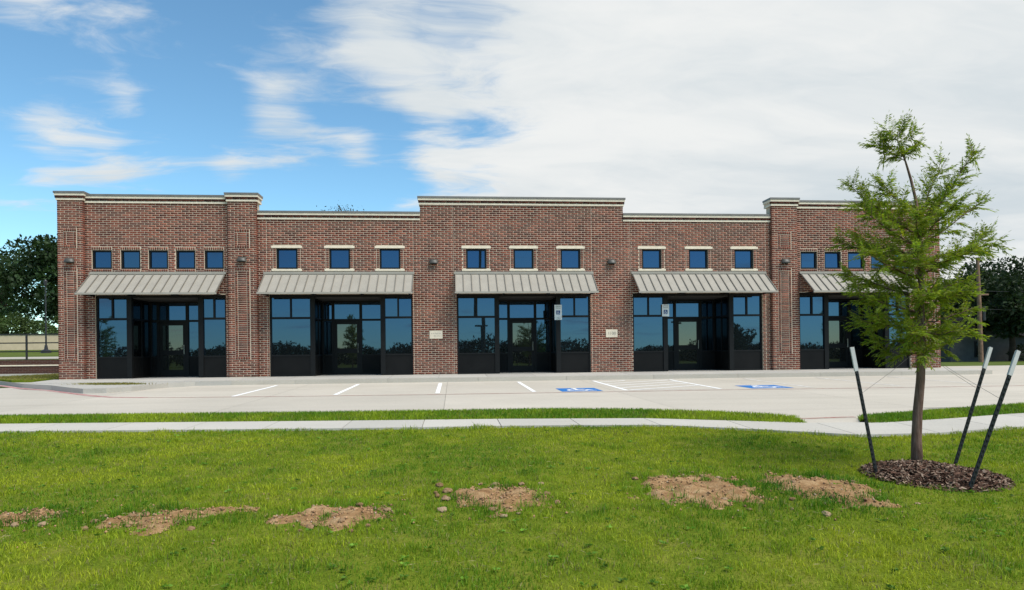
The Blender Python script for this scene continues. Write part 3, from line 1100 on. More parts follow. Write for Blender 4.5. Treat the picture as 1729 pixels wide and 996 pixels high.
# --- standing seam awnings
AW = [(-12.62, -8.05), (-6.69, -1.40), (.10, 5.22), (6.72, 11.90), (13.29, 17.86)]
for (x0, x1) in AW:
    P, z1, z0 = 1.0, 3.70, 2.93
    sl = math.atan2(z1 - z0, P)
    nx, nz = -math.sin(sl), math.cos(sl)           # in the (y, z) plane, pointing out and up: (-y, +z)

    def pt(x, u, h):
        y = -u * P; z = z1 + (z0 - z1) * u
        return (x, y + nx * h, z + nz * h)
    pan = MB()
    n = round((x1 - x0) / .305); w = (x1 - x0) / n
    # sheet with real thickness
    i = 0
    for (h0, h1) in ((-.012, 0.0),):
        vv = [pt(x0, 0, h0), pt(x1, 0, h0), pt(x1, 1, h0), pt(x0, 1, h0), pt(x0, 0, h1), pt(x1, 0, h1), pt(x1, 1, h1), pt(x0, 1, h1)]
        pan.v += vv
        pan.f += [(0, 1, 2, 3), (7, 6, 5, 4), (3, 2, 6, 7), (0, 3, 7, 4), (1, 5, 6, 2), (0, 4, 5, 1)]
    pan.box(x0 - .015, x1 + .015, -P - .035, -P - .003, z0 - .055, z0 + .012)          # fascia
    aw = bpart(pan, 'awning', 'awning_metal')
    bpart(MB().box(x0 - .03, x1 + .03, -.04, -.0125, z1 - .02, z1 + .062).box(x0 - .03, x1 + .03, -.075, -.04, z1 - .03, z1 + .012), 'head_flashing', 'awning_metal', aw)
    for k in range(n + 1):
        xx = x0 + k * w
        xx = min(max(xx, x0 + .014), x1 - .014)
        r = MB(); t = .013
        r.v += [pt(xx - t, .03, 0.0005), pt(xx + t, .03, .0005), pt(xx + t, 1.0, .0005), pt(xx - t, 1.0, .0005), pt(xx - t, .03, .036), pt(xx + t, .03, .036), pt(xx + t, 1.0, .036), pt(xx - t, 1.0, .036)]
        r.f += [(7, 6, 5, 4), (3, 2, 6, 7), (0, 3, 7, 4), (1, 5, 6, 2), (0, 4, 5, 1)]
        bpart(r, 'seam', 'awning_seam', aw)
    br = MB()
    for q in range(4):
        xx = x0 + .12 + (x1 - x0 - .24) * q / 3
        br.box(xx - .025, xx + .025, -P + .0, -.014, z0 - .045, z0 + .005)
        r0 = [pt(xx - .025, .05, -.06), pt(xx + .025, .05, -.06), pt(xx + .025, .98, -.06), pt(xx - .025, .98, -.06), pt(xx - .025, .05, -.013), pt(xx + .025, .05, -.013), pt(xx + .025, .98, -.013), pt(xx - .025, .98, -.013)]
        i = len(br.v); br.v += r0
        br.f += [tuple(i + k for k in f) for f in ((0, 1, 2, 3), (7, 6, 5, 4), (3, 2, 6, 7), (0, 3, 7, 4), (1, 5, 6, 2), (0, 4, 5, 1))]
    bpart(br, 'bracket', 'dark_frame', aw)

# --- wall lamps (own things, fixed to the wall)
LAMPS = [(-13.22, -PP, 4.13, 'dark wall lamp on the brick pier at the far left end'),
         (-7.42, -PP, 4.17, 'dark wall lamp on the pier right of the five small windows at left'),
         (-.67, 0, 4.12, 'dark wall lamp on the wall left of the middle awning'),
         (5.94, 0, 4.12, 'dark wall lamp on the wall right of the middle awning'),
         (12.62, -PP, 4.13, 'dark wall lamp on the pier left of the young tree')]
for (x, y, z, lab) in LAMPS:
    t = thing('wall_lamp', (x, y - FACE, z), lab, 'wall lamp', 'wall lamps along the shop front')
    MB().box(-.12, .12, -.03, 0, -.09, .09).build('back_plate', 'bronze_lamp', t)
    h = MB(); n = 9
    prof = [(.0, .10), (.05, .10), (.12, .07), (.17, .01), (.18, -.06)]           # distance from wall, height
    for (d, zz) in prof:
        wv = .19 * (1 - .32 * (zz + .06) / .16)
        for k in range(n):
            a = math.pi * k / (n - 1)
            h.v.append((-wv * math.cos(a), -.028 - d * (.25 + .75 * math.sin(a)), zz))
    for r_ in range(len(prof) - 1):
        for k in range(n - 1):
            a = r_ * n + k
            h.f.append((a, a + n, a + n + 1, a + 1))
    h.build('hood', 'bronze_lamp', t, smooth=True)
    MB().box(-.13, .13, -.14, -.03, -.075, -.05).build('lens', 'lamp_lens', t)

# --- stone plaques
for k, (x0, x1, z0, z1) in enumerate(PLAQUES):
    t = thing('stone_plaque', ((x0 + x1) / 2, 0, z0), ('cream stone plaque with two lines of script between the second and third storefronts',
              'cream stone plaque with a house number between the third and fourth storefronts')[k], 'plaque', 'stone plaques on the brick')
    w, h = (x1 - x0) / 2 - .006, z1 - z0 - .012
    MB().box(-w, w, -.022, .001, .006, h).build('panel', 'cast_stone', t)
    if k == 1:
        text_mesh('1100', .155, 'stone_ink', t, (0, -.0235, h / 2 + .01))
    else:
        s_ = MB(); r2 = random.Random(3)
        for row, (n, zz, hh, wd) in enumerate(((7, .165, .06, .15), (6, .085, .04, .11))):
            for q in range(n):
                u = -wd + 2 * wd * q / (n - 1); sl_ = r2.uniform(-.012, .016); hq = hh * r2.uniform(.55, 1)
                s_.quad((u - .007, -.0235, zz), (u + .007, -.0235, zz), (u + .007 + sl_, -.0235, zz + hq), (u - .007 + sl_, -.0235, zz + hq))
                if q % 2:
                    s_.quad((u, -.0237, zz + .004), (u + .03, -.0237, zz + .004), (u + .03, -.0237, zz + .013), (u, -.0237, zz + .013))
        s_.build('lettering', 'stone_ink', t)

# ================================================================== parking signs
for (x, y, zt, h, lab, two) in ((3.92, .043, 2.53, .56, 'tall white accessible parking sign with blue symbol on the post of the middle storefront', True),
                                (8.015, .043, 2.53, .47, 'short white accessible parking sign with blue symbol on the post of the fourth storefront', False)):
    t = thing('parking_sign', (x, y, 0), lab, 'parking sign', 'accessible parking signs')
    w = .138
    MB().box(-w, w, -.004, .003, zt - .455, zt).build('plate', 'sign_white', t)
    if two:
        MB().box(-w, w, -.004, .003, zt - h, zt - .462).build('plate', 'sign_white', t)
        text_mesh('VAN\nACCESSIBLE', .036, 'sign_ink', t, (0, -.0058, zt - .508))
    text_mesh('RESERVED', .046, 'sign_ink', t, (0, -.0058, zt - .06))
    text_mesh('PARKING', .046, 'sign_ink', t, (0, -.0058, zt - .125))
    s0, s1, q0, q1 = -.075, .075, zt - .36, zt - .21
    MB().quad((s0, -.0058, q0), (s1, -.0058, q0), (s1, -.0058, q1), (s0, -.0058, q1)).build('symbol_panel', 'sign_blue', t)
    b = MB(); wheelchair(b, lambda u, v: (s0 + (s1 - s0) * u, -.0078, q0 + (q1 - q0) * v)); b.build('wheelchair_symbol', 'sign_white', t)

# ================================================================== trees
def leaf_mesh(name, P, D, L, W, C, mat, parent, droop=0.0):
    """P base points, D unit directions, L lengths, W widths: one diamond leaf each, folded along its rib"""
    n = len(P)
    rnd = rng.normal(size=(n, 3))
    S = np.cross(D, rnd); S /= np.linalg.norm(S, axis=1, keepdims=True) + 1e-9
    tip = P + D * L[:, None]; tip[:, 2] -= droop * L
    mid = P + D * (L * .5)[:, None]; mid[:, 2] -= droop * .35 * L
    v = np.stack([P, mid + S * W[:, None] * .5, tip, mid - S * W[:, None] * .5], axis=1).reshape(-1, 3)
    f = np.arange(n * 4).reshape(n, 4)
    col = np.repeat(C, 4, axis=0)
    return np_mesh(name, v, f, mat, parent, col)


# ---- the young cypress: skeleton in metres, (right, height) in its main plane plus a depth
def make_young_tree(label):
    rr = random.Random(5)
    t = thing('young_tree', (5.18, -17.85, lawn_z(5.18, -17.85) - .01), label, 'tree')
    S = 1 / 150.0
    q = lambda px, py: ((px - 1548) * S, (788 - py) * S)
    a = R(YAW)
    rv = Vector((math.cos(a), -math.sin(a), 0)); dv = Vector((math.sin(a), math.cos(a), 0))
    W = lambda px, py, d: rv * q(px, py)[0] + dv * d + Vector((0, 0, q(px, py)[1]))
    trunk_px = [(1548, 796), (1549, 740), (1551, 690), (1554, 640), (1556, 590), (1558, 540), (1559, 490), (1558, 440), (1554, 390), (1550, 340), (1543, 300), (1536, 272), (1527, 252), (1519, 236)]
    tr = [W(x, y, 0.02 * math.sin(i * 1.3)) for i, (x, y) in enumerate(trunk_px)]
    rad = [.066, .053, .049, .045, .041, .037, .032, .027, .022, .016, .014, .010, .007, .004]
    mb = MB(); mb.tube(tr, rad, 12)
    mb.build('trunk', 'young_bark', t, smooth=True)

    def on_trunk(py):
        for i in range(len(trunk_px) - 1):
            y0, y1 = trunk_px[i][1], trunk_px[i + 1][1]
            if y1 <= py <= y0:
                k = (y0 - py) / (y0 - y1)
                return tr[i].lerp(tr[i + 1], k), rad[i] * (1 - k) + rad[i + 1] * k
        return tr[-1], rad[-1]
    B = [  # start height px, tip px, depth, foliage width
        (596, 1512, 596, .10, .8), (598, 1592, 578, -.15, .8), (590, 1530, 600, -.35, .7), (588, 1566, 570, .35, .7),
        (575, 1480, 572, .15, 1), (570, 1624, 548, .15, 1), (565, 1505, 560, -.4, 1), (560, 1600, 560, -.42, 1),
        (552, 1447, 535, .1, 1), (545, 1642, 518, -.1, 1), (540, 1490, 535, .45, 1), (535, 1590, 520, .5, 1),
        (525, 1428, 492, -.15, 1), (515, 1628, 490, .2, 1), (510, 1520, 500, -.55, 1.1), (500, 1600, 500, -.5, 1),
        (497, 1422, 452, .12, 1), (490, 1655, 470, .15, 1), (485, 1470, 470, .5, 1), (478, 1575, 455, .55, 1),
        (470, 1430, 425, -.3, 1), (462, 1692, 384, .05, .85), (455, 1500, 430, -.55, 1), (450, 1610, 430, -.5, 1),
        (445, 1418, 395, .2, 1), (436, 1668, 415, -.25, .9), (430, 1480, 385, .5, 1), (425, 1600, 380, .5, 1),
        (418, 1430, 345, -.15, 1), (410, 1686, 330, .1, .9), (405, 1510, 370, -.45, .9), (400, 1585, 345, -.45, .9),
        (396, 1432, 296, .1, .95), (390, 1658, 240, -.05, .8), (385, 1480, 330, .3, .9), (380, 1640, 300, .3, .9),
        (370, 1470, 305, -.2, .9), (368, 1606, 262, .1, .8), (350, 1510, 330, .25, .6),
(270, 1470, 228, .05, .7), (262, 1505, 262, -.1, .7), (258, 1553, 250, .05, .7),
        (250, 1490, 238, .12, .7), (246, 1552, 222, -.06, .7), (238, 1505, 214, .03, .6), (232, 1528, 212, -.04, .6)]
    limbs = MB()
    P, D, L, Wd, C = [], [], [], [], []

    def spray(base, d, length, tone):
        """a feathery twig: thin stem with narrow leaflets in two ranks"""
        d = d.normalized()
        side = d.cross(Vector((rr.uniform(-.3, .3), rr.uniform(-.3, .3), 1))).normalized()
        upv = side.cross(d)
        n = max(5, int(length / .0125))
        for k in range(n):
            u = (k + .4) / n
            p = base + d * (length * u) + Vector((0, 0, -.10 * length * u * u))
            for s in (-1, 1):
                ll = .054 * (1.1 - .5 * u) * rr.uniform(.8, 1.4)
                dd = (d * rr.uniform(.55, 1.0) + side * s * rr.uniform(.5, 1.0) + upv * rr.uniform(-.35, .35) + Vector((0, 0, -.22))).normalized()
                P.append(p); D.append(dd); L.append(ll); Wd.append(ll * rr.uniform(.16, .26))
                g = tone * rr.uniform(.8, 1.2)
                warm = rr.random()
                C.append((g * (.130 + .10 * warm), g * (.220 + .035 * warm), g * (.018 + .008 * warm)))
        P.append(base + d * length); D.append(d); L.append(.05); Wd.append(.01); C.append((.15 * tone, .21 * tone, .025))

    for (sy, tx, ty, dep, fw) in B:
        s, r0 = on_trunk(sy)
        e = s.lerp(W(tx, ty, dep), (.72 if sy < 280 else .89) if abs(tx - 1548) > 60 or sy < 280 else .93)
        ln = (e - s).length
        m1 = s.lerp(e, .35) + Vector((0, 0, -.05 * ln)); m2 = s.lerp(e, .7) + Vector((0, 0, -.03 * ln))
        pts = []
        for k in range(9):
            u = k / 8
            p = s * (1 - u) ** 3 + m1 * (3 * u * (1 - u) ** 2) + m2 * (3 * u * u * (1 - u)) + e * u ** 3
            pts.append(p + Vector((rr.uniform(-1, 1), rr.uniform(-1, 1), rr.uniform(-1, 1))) * .012 * (0 < k < 8))
        rb = min(r0 * .5, .006 + .011 * ln)
        limbs.tube(pts, [rb * (1 - .82 * k / 8) for k in range(9)], 5, cap=False)
        nt = int(ln / .032 * fw) + 4
        for k in range(nt):
            u = .06 + .94 * (k + rr.random()) / nt
            u = min(u, .999)
            i = int(u * 8); f = u * 8 - i
            p = pts[i].lerp(pts[i + 1], f)
            bd = (pts[i + 1] - pts[i]).normalized()
            ax = Vector((rr.gauss(0, 1), rr.gauss(0, 1), rr.gauss(0, .8)))
            ax = (ax - bd * ax.dot(bd)).normalized()
            td = (bd * rr.uniform(.45, 1.0) + ax * rr.uniform(.5, 1.0) + Vector((0, 0, .30))).normalized()
            tl_ = (.10 + .16 * (1 - abs(u - .55))) * rr.uniform(.65, 1.2) * (.75 + .25 * fw)
            tone = rr.uniform(.75, 1.18)
            if tl_ > .13:
                limbs.tube([p, p + td * tl_ * .9], [.0028, .001], 3, cap=False)
            spray(p, td, tl_, tone)
            if rr.random() < .65:
                td2 = (td + Vector((rr.gauss(0, .6), rr.gauss(0, .6), rr.gauss(0, .5)))).normalized()
                spray(p + td * tl_ * .35, td2, tl_ * .7, tone * rr.uniform(.85, 1.1))
        spray(pts[-1] - (pts[-1] - pts[-2]) * .5, pts[-1] - pts[-2], .13, 1.0)
    limbs.build('limbs', 'young_bark', t, smooth=True)
    leaf_mesh('crown', np.array([tuple(p) for p in P]), np.array([tuple(d) for d in D]), np.array(L), np.array(Wd), np.array(C), 'young_leaf', t, .15)
    return t


ytree = make_young_tree('young feathery green cypress tree standing in the mulch ring between black stakes')
for (x, y, rz, lab) in ((-6.6, -17.4, 70, 'young cypress mirrored in the glass door of the second storefront'),
                        (-20.5, -17.0, 150, 'young cypress mirrored in the left pane of the first storefront'),
                        (24.5, -16.0, 220, 'young cypress mirrored in the left pane of the fifth storefront')):
    c_ = copy_tree(ytree)
    c_.location = (x, y, lawn_z(x, y)); c_.rotation_euler = (0, 0, R(rz))
    tag(c_, lab, 'tree', 'young street trees on the lawn')
ytree['group'] = 'young street trees on the lawn'


def broad_tree(name, loc, height, crown_r, crown_h, n_clump, n_leaf, leaf, col, label, group, seed=1, flat=1.0, trunk_r=.22):
    r_ = np.random.default_rng(seed); rr = random.Random(seed)
    t = thing(name, loc, label, 'tree', group)
    ch = height - crown_h / 2
    mb = MB()
    mb.tube([(0, 0, -.2), (.05, 0, height * .2), (-.05, .05, height * .42), (.02, 0, height * .7)], [trunk_r * 1.25, trunk_r, trunk_r * .75, trunk_r * .3], 8)
    cl = []
    for k in range(n_clump):
        while True:
            p = r_.uniform(-1, 1, 3)
            d = np.linalg.norm(p)
            if .25 < d < 1: break
        p = p * np.array([crown_r, crown_r * flat, crown_h / 2]) + np.array([0, 0, ch])
        cl.append(p)
        if k % 3 == 0:
            s = Vector((0, 0, height * rr.uniform(.25, .55))); e = Vector(p)
            mb.tube([s, s.lerp(e, .5) + Vector((0, 0, -.15)), e], [trunk_r * .4, trunk_r * .22, .02], 5, cap=False)
    mb.build('trunk', 'dark_bark', t, smooth=True)
    per = n_leaf // n_clump
    Ps, Ds, Cs = [], [], []
    for p in cl:
        cs = crown_r * rr.uniform(.20, .36)
        q = r_.normal(size=(per, 3)); q /= np.linalg.norm(q, axis=1, keepdims=True)
        rad_ = cs * r_.uniform(.35, 1.0, (per, 1)) ** .6
        Ps.append(p + q * rad_ * np.array([1, 1, .72]))
        dd = q + r_.normal(size=(per, 3)) * .8; dd[:, 2] -= .2
        Ds.append(dd / np.linalg.norm(dd, axis=1, keepdims=True))
        Cs.append(np.array(col)[None, :] * rr.uniform(.7, 1.3) * r_.uniform(.75, 1.25, (per, 1)))
    Pn, Dn, Cn = np.concatenate(Ps), np.concatenate(Ds), np.concatenate(Cs)
    n = len(Pn)
    Ln = leaf * r_.uniform(.7, 1.3, n)
    leaf_mesh('crown', Pn, Dn, Ln, Ln * r_.uniform(.45, .7, n), Cn, 'tree_leaf', t)
    return t


G1 = 'trees beyond the left end of the building'
# at the left, behind the low wall
broad_tree('shade_tree', (-33.6, 37, 1.4), 9.0, 4.7, 7.2, 60, 16000, .34, (.026, .050, .016), 'tall dark broadleaf tree beside the left end of the building', G1, 21)
broad_tree('shade_tree', (-41.0, 41, 1.5), 9.6, 5.0, 8, 44, 6500, .34, (.030, .055, .018), 'dark broadleaf tree at the left edge behind the fence', G1, 22)
broad_tree('shrub_tree', (-34.6, 31, 1.4), 3.0, 2.0, 2.5, 22, 4500, .20, (.060, .095, .026), 'lighter green bushy shrub behind the beige wall', G1, 23, trunk_r=.08)
broad_tree('shrub_tree', (-30.6, 30.8, 1.4), 2.7, 1.8, 2.2, 18, 3500, .18, (.052, .085, .024), 'lower green shrub between the beige wall and the brick corner', G1, 24, trunk_r=.07)
# behind the roof: twigs of one treetop show over the parapet
tw = thing('twig_treetop', (-6.6, 19.0, .95), 'thin dark twigs of a treetop showing over the low parapet', 'tree')
mb = MB(); rr = random.Random(9)
mb.tube([(0, 0, 0), (.1, 0, 4.5), (0, 0, 8.6)], [.16, .12, .05], 6)
for k in range(22):
    an = rr.uniform(-.3, math.pi + .3); s = Vector((rr.uniform(-.3, .3), 0, 8.3 + rr.uniform(-.4, .3)))
    e = s + Vector((math.cos(an) * rr.uniform(.4, 1.15), rr.uniform(-.5, .5), math.sin(an) * rr.uniform(.1, .75) + .25))
    mb.tube([s, s.lerp(e, .5) + Vector((0, 0, .1)), e], [.05, .032, .012], 4, cap=False)
mb.build('trunk', 'dark_bark', tw)
nl = 220
pp = np.column_stack([rng.normal(-.15, .55, nl), rng.normal(0, .4, nl), rng.normal(8.9, .22, nl)])
dd = rng.normal(size=(nl, 3)); dd /= np.linalg.norm(dd, axis=1, keepdims=True)
leaf_mesh('crown', pp, dd, rng.uniform(.1, .22, nl), rng.uniform(.04, .08, nl), np.tile([.04, .06, .03], (nl, 1)), 'tree_leaf', tw)
G2 = 'trees beyond the right end of the building'
for (x, y, h, cr_, chh, seed, lab, colr) in (
        (43.2, 38, 7.6, 4.0, 6.4, 31, 'dark tree just right of the building end behind the young tree', (.030, .050, .016)),
        (48.0, 41, 8.2, 4.5, 6.6, 32, 'lighter green tree behind the wooden utility pole', (.055, .095, .022)),
        (52.5, 37, 9.8, 5.4, 8.0, 33, 'tall dark tree over the grey house at the right edge', (.022, .038, .014)),
        (59.0, 36, 9.8, 5.5, 8.0, 34, 'dark tree outermost at the right edge behind the house', (.024, .040, .014)),
        (46.8, 28.3, 7.0, 3.6, 4.6, 36, 'dark spreading tree just in front of the grey house', (.022, .038, .014)),
        (35.0, 40, 7.2, 4.2, 5.6, 35, 'low dark tree hidden mostly by the building right corner', (.034, .056, .018))):
    broad_tree('shade_tree', (x, y, zl(y) - .05), h, cr_, chh, 44, 10000, .36, colr, lab, G2, seed)
# tree line across the street, mirrored in the glass
Pf, Cf = [], []
rf_ = np.random.default_rng(77)
for k in range(100):
    x = -450 + k * 9 + rf_.uniform(-8, 8); y = -250 - rf_.uniform(0, 70); h = rf_.uniform(4.5, 10)
    q = rf_.normal(size=(1700, 3)); q /= np.linalg.norm(q, axis=1, keepdims=True)
    q *= rf_.uniform(.3, 1, (1700, 1)) ** .4
    q *= 1 + .25 * np.sin(q[:, [1]] * 5 + k) * np.cos(q[:, [0]] * 6)
    Pf.append(q * np.array([h * 1.25, h * .7, h * .52]) + np.array([x, y, zl(y) + h * .5]))
    Cf.append(np.array([[.013, .019, .009]]) * rf_.uniform(.7, 1.3) * rf_.uniform(.7, 1.3, (1700, 1)))
Pf, Cf = np.concatenate(Pf), np.concatenate(Cf)
dd = rf_.normal(size=Pf.shape); dd /= np.linalg.norm(dd, axis=1, keepdims=True)
tl_o = leaf_mesh('distant_wood', Pf, dd, rf_.uniform(.8, 1.6, len(Pf)), rf_.uniform(.5, .9, len(Pf)), Cf, 'tree_leaf', None)
tag(tl_o, kind='stuff')
broad_tree('shade_tree', (75, -150, zl(-150)), 9.0, 4.8, 6.0, 20, 2500, .7, (.030, .048, .018), 'rounded dark tree mirrored in the right pane of the fourth storefront', 'mirrored trees across the street', 90)

# ================================================================== stakes, wires, mulch
def stake(base, top, label):
    t = thing('tree_stake', base, label, 'stake', 'stakes around the young tree')
    d = Vector(top) - Vector(base); ln = d.length; dn = d.normalized()
    side = dn.cross(Vector((0, 1, 0))).normalized(); fw = side.cross(dn).normalized()
    wl_ = .26

    def tee(l0, l1, g):
        b = MB()
        for (a0, a1, c0, c1) in ((-.018 - g, .018 + g, -.012 - g, -.006 + g), (-.004 - g, .004 + g, -.006, .022 + g)):
            vs_ = []
            for l in (l0, l1):
                for (u, v) in ((a0, c0), (a1, c0), (a1, c1), (a0, c1)):
                    vs_.append(tuple(dn * l + side * u + fw * v))
            i = len(b.v); b.v += vs_
            b.f += [tuple(i + k for k in f) for f in ((0, 3, 2, 1), (4, 5, 6, 7), (0, 1, 5, 4), (1, 2, 6, 5), (2, 3, 7, 6), (3, 0, 4, 7))]
        return b
    bb = tee(-.12, ln - wl_, 0)
    for k in range(int((ln - wl_) / .054)):                                 # studs
        c0 = dn * (k * .054 + .03) - fw * .012
        i = len(bb.v)
        for s in (-1, 1):
            for (u, v) in ((-.009, 0), (.009, 0), (.009, -.012), (-.009, -.012)):
                bb.v.append(tuple(c0 + dn * s * .007 + side * u + fw * v))
        bb.f += [tuple(i + k2 for k2 in f) for f in ((0, 3, 2, 1), (4, 5, 6, 7), (0, 1, 5, 4), (1, 2, 6, 5), (2, 3, 7, 6), (3, 0, 4, 7))]
    bb.build('post', 'stake_black', t)
    tee(ln - wl_, ln, .003).build('painted_top', 'stake_white', t)
    return Vector(base) + dn * (ln - wl_ - .25)


# feet on the mulch, heads leaning outward (metres)
S1 = ((4.49, -18.17, -.635), (4.25, -18.13, .745))
S2 = ((5.73, -17.72, -.62), (6.20, -17.70, .73))
S3 = ((4.98, -18.87, -.66), (5.53, -18.84, .69))
a1 = stake(*S1, 'black studded stake with white top leaning left of the young tree')
a2 = stake(*S2, 'black studded stake with white top rising behind the mulch right of the young tree')
a3 = stake(*S3, 'nearest black studded stake leaning right at the picture edge')
knot = Vector((5.21, -17.86, .72))
for (p, lab) in ((a1, 'thin guy wire from the left stake to the trunk'), (a2, 'thin guy wire from the rear right stake to the trunk'),
                 (a3, 'thin guy wire from the nearest right stake to the trunk')):
    t = tag(MB().tube([p, p.lerp(knot, .5) + Vector((0, 0, -.015)), knot], [.002] * 3, 5).build('guy_wire', 'wire'), lab, 'wire', 'guy wires of the young tree')

# mulch ring: a low mound under loose bark chips
MX, MY, MR = MULCH
mt = thing('mulch_ring', (MX, MY, lawn_z(MX, MY)), 'round bed of dark brown bark mulch around the young tree', 'mulch')


def mulch_h(u, v):
    d = math.hypot(u, v) / MR
    e = d + .10 * mnoise.noise(Vector((u * 3, v * 3, 2)))
    return (.085 * max(0, 1 - e * e) + .014 * mnoise.noise(Vector((u * 9, v * 9, 1)))) if e < 1 else -.03


b = MB(); n = 44
for i in range(n + 1):
    for j in range(n + 1):
        u = (i / n * 2 - 1) * MR * 1.08; v = (j / n * 2 - 1) * MR * 1.08
        b.v.append((u, v, mulch_h(u, v) + lawn_z(MX + u, MY + v) - lawn_z(MX, MY)))
for i in range(n):
    for j in range(n):
        a = i * (n + 1) + j
        b.f.append((a, a + n + 1, a + n + 2, a + 1))
b.build('mound', 'mulch_bed', mt, smooth=True)
V, F_, C_ = [], [], []
for k in range(6500):
    an = rng.uniform(0, 2 * math.pi); rd = MR * 1.04 * math.sqrt(rng.uniform(0, 1))
    u, v = rd * math.cos(an), rd * math.sin(an)
    z = max(mulch_h(u, v), -.005) + lawn_z(MX + u, MY + v) - lawn_z(MX, MY) + rng.uniform(.002, .02)
    l, w = rng.uniform(.012, .042), rng.uniform(.004, .011)
    d = Vector((rng.normal(), rng.normal(), rng.normal() * .35)).normalized()
    s = d.cross(Vector((rng.normal() * .4, rng.normal() * .4, 1))).normalized(); nn = s.cross(d) * .003
    c0 = Vector((u, v, z)); i = len(V)
    for q in (-d * l - s * w, d * l - s * w * .7, d * l * .9 + s * w, -d * l * .8 + s * w * .8):
        V.append(tuple(c0 + q + nn))
    F_.append((i, i + 1, i + 2, i + 3))
    tq = rng.random()
    cc = np.array([.080, .044, .030]) * rng.uniform(.5, 1.7) if tq < .68 else np.array([.23, .165, .12]) * rng.uniform(.7, 1.5)
    C_ += [tuple(cc)] * 4
tag(np_mesh('bark_chips', V, F_, 'mulch_chip', mt, np.array(C_)), kind='stuff')

# ================================================================== bare earth patches
PLAB = ['small bare brown earth patch at the left edge of the lawn', 'long ragged bare earth patch second from the left in the lawn',
        'grass-grown bare earth patch third from the left in the lawn', 'cloddy bare earth patch in the middle of the lawn',
        'large bare earth mound left of the grassy gap', 'large bare earth mound between the grassy gap and the mulch ring']


def clod_mesh(seed):
    r3 = random.Random(seed)
    bm = bmesh.new()
    bmesh.ops.create_icosphere(bm, subdivisions=2, radius=1.0)
    for v in bm.verts:
        k = 1 + .28 * mnoise.noise(v.co * 1.3 + Vector((seed, 0, 0))) + .14 * mnoise.noise(v.co * 3.1 + Vector((0, seed, 0)))
        v.co *= k
    me = bpy.data.meshes.new('clod'); bm.to_mesh(me); bm.free()
    me.materials.append(M['clod'])
    return me


CLODS = [clod_mesh(k) for k in range(4)]
for pi, p in enumerate(PATCHES):
    cx_, cy_ = p['c']; z0 = lawn_z(cx_, cy_)
    t = thing('earth_patch', (cx_, cy_, z0), PLAB[pi], 'bare earth', 'bare earth patches in the lawn')
    b = MB(); n = 64; ext = max(p['a'], p['b']) * 1.75

    def ph(X, Y):
        mk = patch_mask(p, X, Y)
        if mk <= .02: return -.05
        return mk * p['h'] * .50 - .012 + mk * (.036 * mnoise.noise(Vector((X * 5, Y * 5, 1))) + .017 * mnoise.noise(Vector((X * 17, Y * 17, 2))) + .009 * mnoise.noise(Vector((X * 40, Y * 40, 4))))
    for i in range(n + 1):
        for j in range(n + 1):
            X = cx_ + (i / n * 2 - 1) * ext; Y = cy_ + (j / n * 2 - 1) * ext
            b.v.append((X - cx_, Y - cy_, ph(X, Y) + lawn_z(X, Y) - z0))
    for i in range(n):
        for j in range(n):
            a = i * (n + 1) + j
            b.f.append((a, a + n + 1, a + n + 2, a + 1))
    b.build('soil', 'dirt', t, smooth=True)
    V, F_, C_ = [], [], []
    rp = random.Random(40 + pi)
    big = 0; want = (7, 9, 10, 18, 12, 12)[pi]
    tries = 0
    while big < want and tries < 4000:
        tries += 1
        X = cx_ + rp.uniform(-1, 1) * p['a'] * 1.55; Y = cy_ + rp.uniform(-1, .9) * p['b'] * 1.5
        mk = patch_mask(p, X, Y)
        if mk > .98 and rp.random() > .3: continue
        big += 1
        s = rp.uniform(.014, .034) * (1.2 if pi == 3 else 1)
        o = link('clod', CLODS[big % 4], t)
        o.location = (X - cx_, Y - cy_, max(ph(X, Y), 0) + lawn_z(X, Y) - z0 + s * .28)
        o.scale = (s * rp.uniform(.9, 1.4), s * rp.uniform(.9, 1.3), s * rp.uniform(.55, .8)); o.rotation_euler = (0, 0, rp.uniform(0, 6))
    cnt = 0; tries = 0
    while cnt < 300 and tries < 9000:
        tries += 1
        X = cx_ + rp.uniform(-1, 1) * ext; Y = cy_ + rp.uniform(-1, 1) * ext
        mk = patch_mask(p, X, Y)
        if mk < .15 and rp.random() > .04: continue
        cnt += 1
        s = rp.uniform(.004, .017)
        c0 = Vector((X - cx_, Y - cy_, max(ph(X, Y), 0) + lawn_z(X, Y) - z0 + s * .4)); i = len(V)
        vs_ = [(1, 0, 0), (0, 1, 0), (-1, 0, 0), (0, -1, 0), (0, 0, .9), (0, 0, -.7)]
        rt = rp.uniform(0, 3)
        for q in vs_:
            q = Vector(q) * s * rp.uniform(.7, 1.3); q = Matrix.Rotation(rt, 3, 'Z') @ q
            V.append(tuple(c0 + q))
        F_ += [tuple(i + k for k in f) for f in ((0, 1, 4), (1, 2, 4), (2, 3, 4), (3, 0, 4), (1, 0, 5), (2, 1, 5), (3, 2, 5), (0, 3, 5))]
        cc = np.array([.33, .195, .105]) * rp.uniform(.45, 1.3) if rp.random() > .05 else np.array([.36, .27, .19])
        C_ += [tuple(cc)] * 6
    tag(np_mesh('crumbs', V, F_, 'crumb', t, np.array(C_)), kind='stuff')

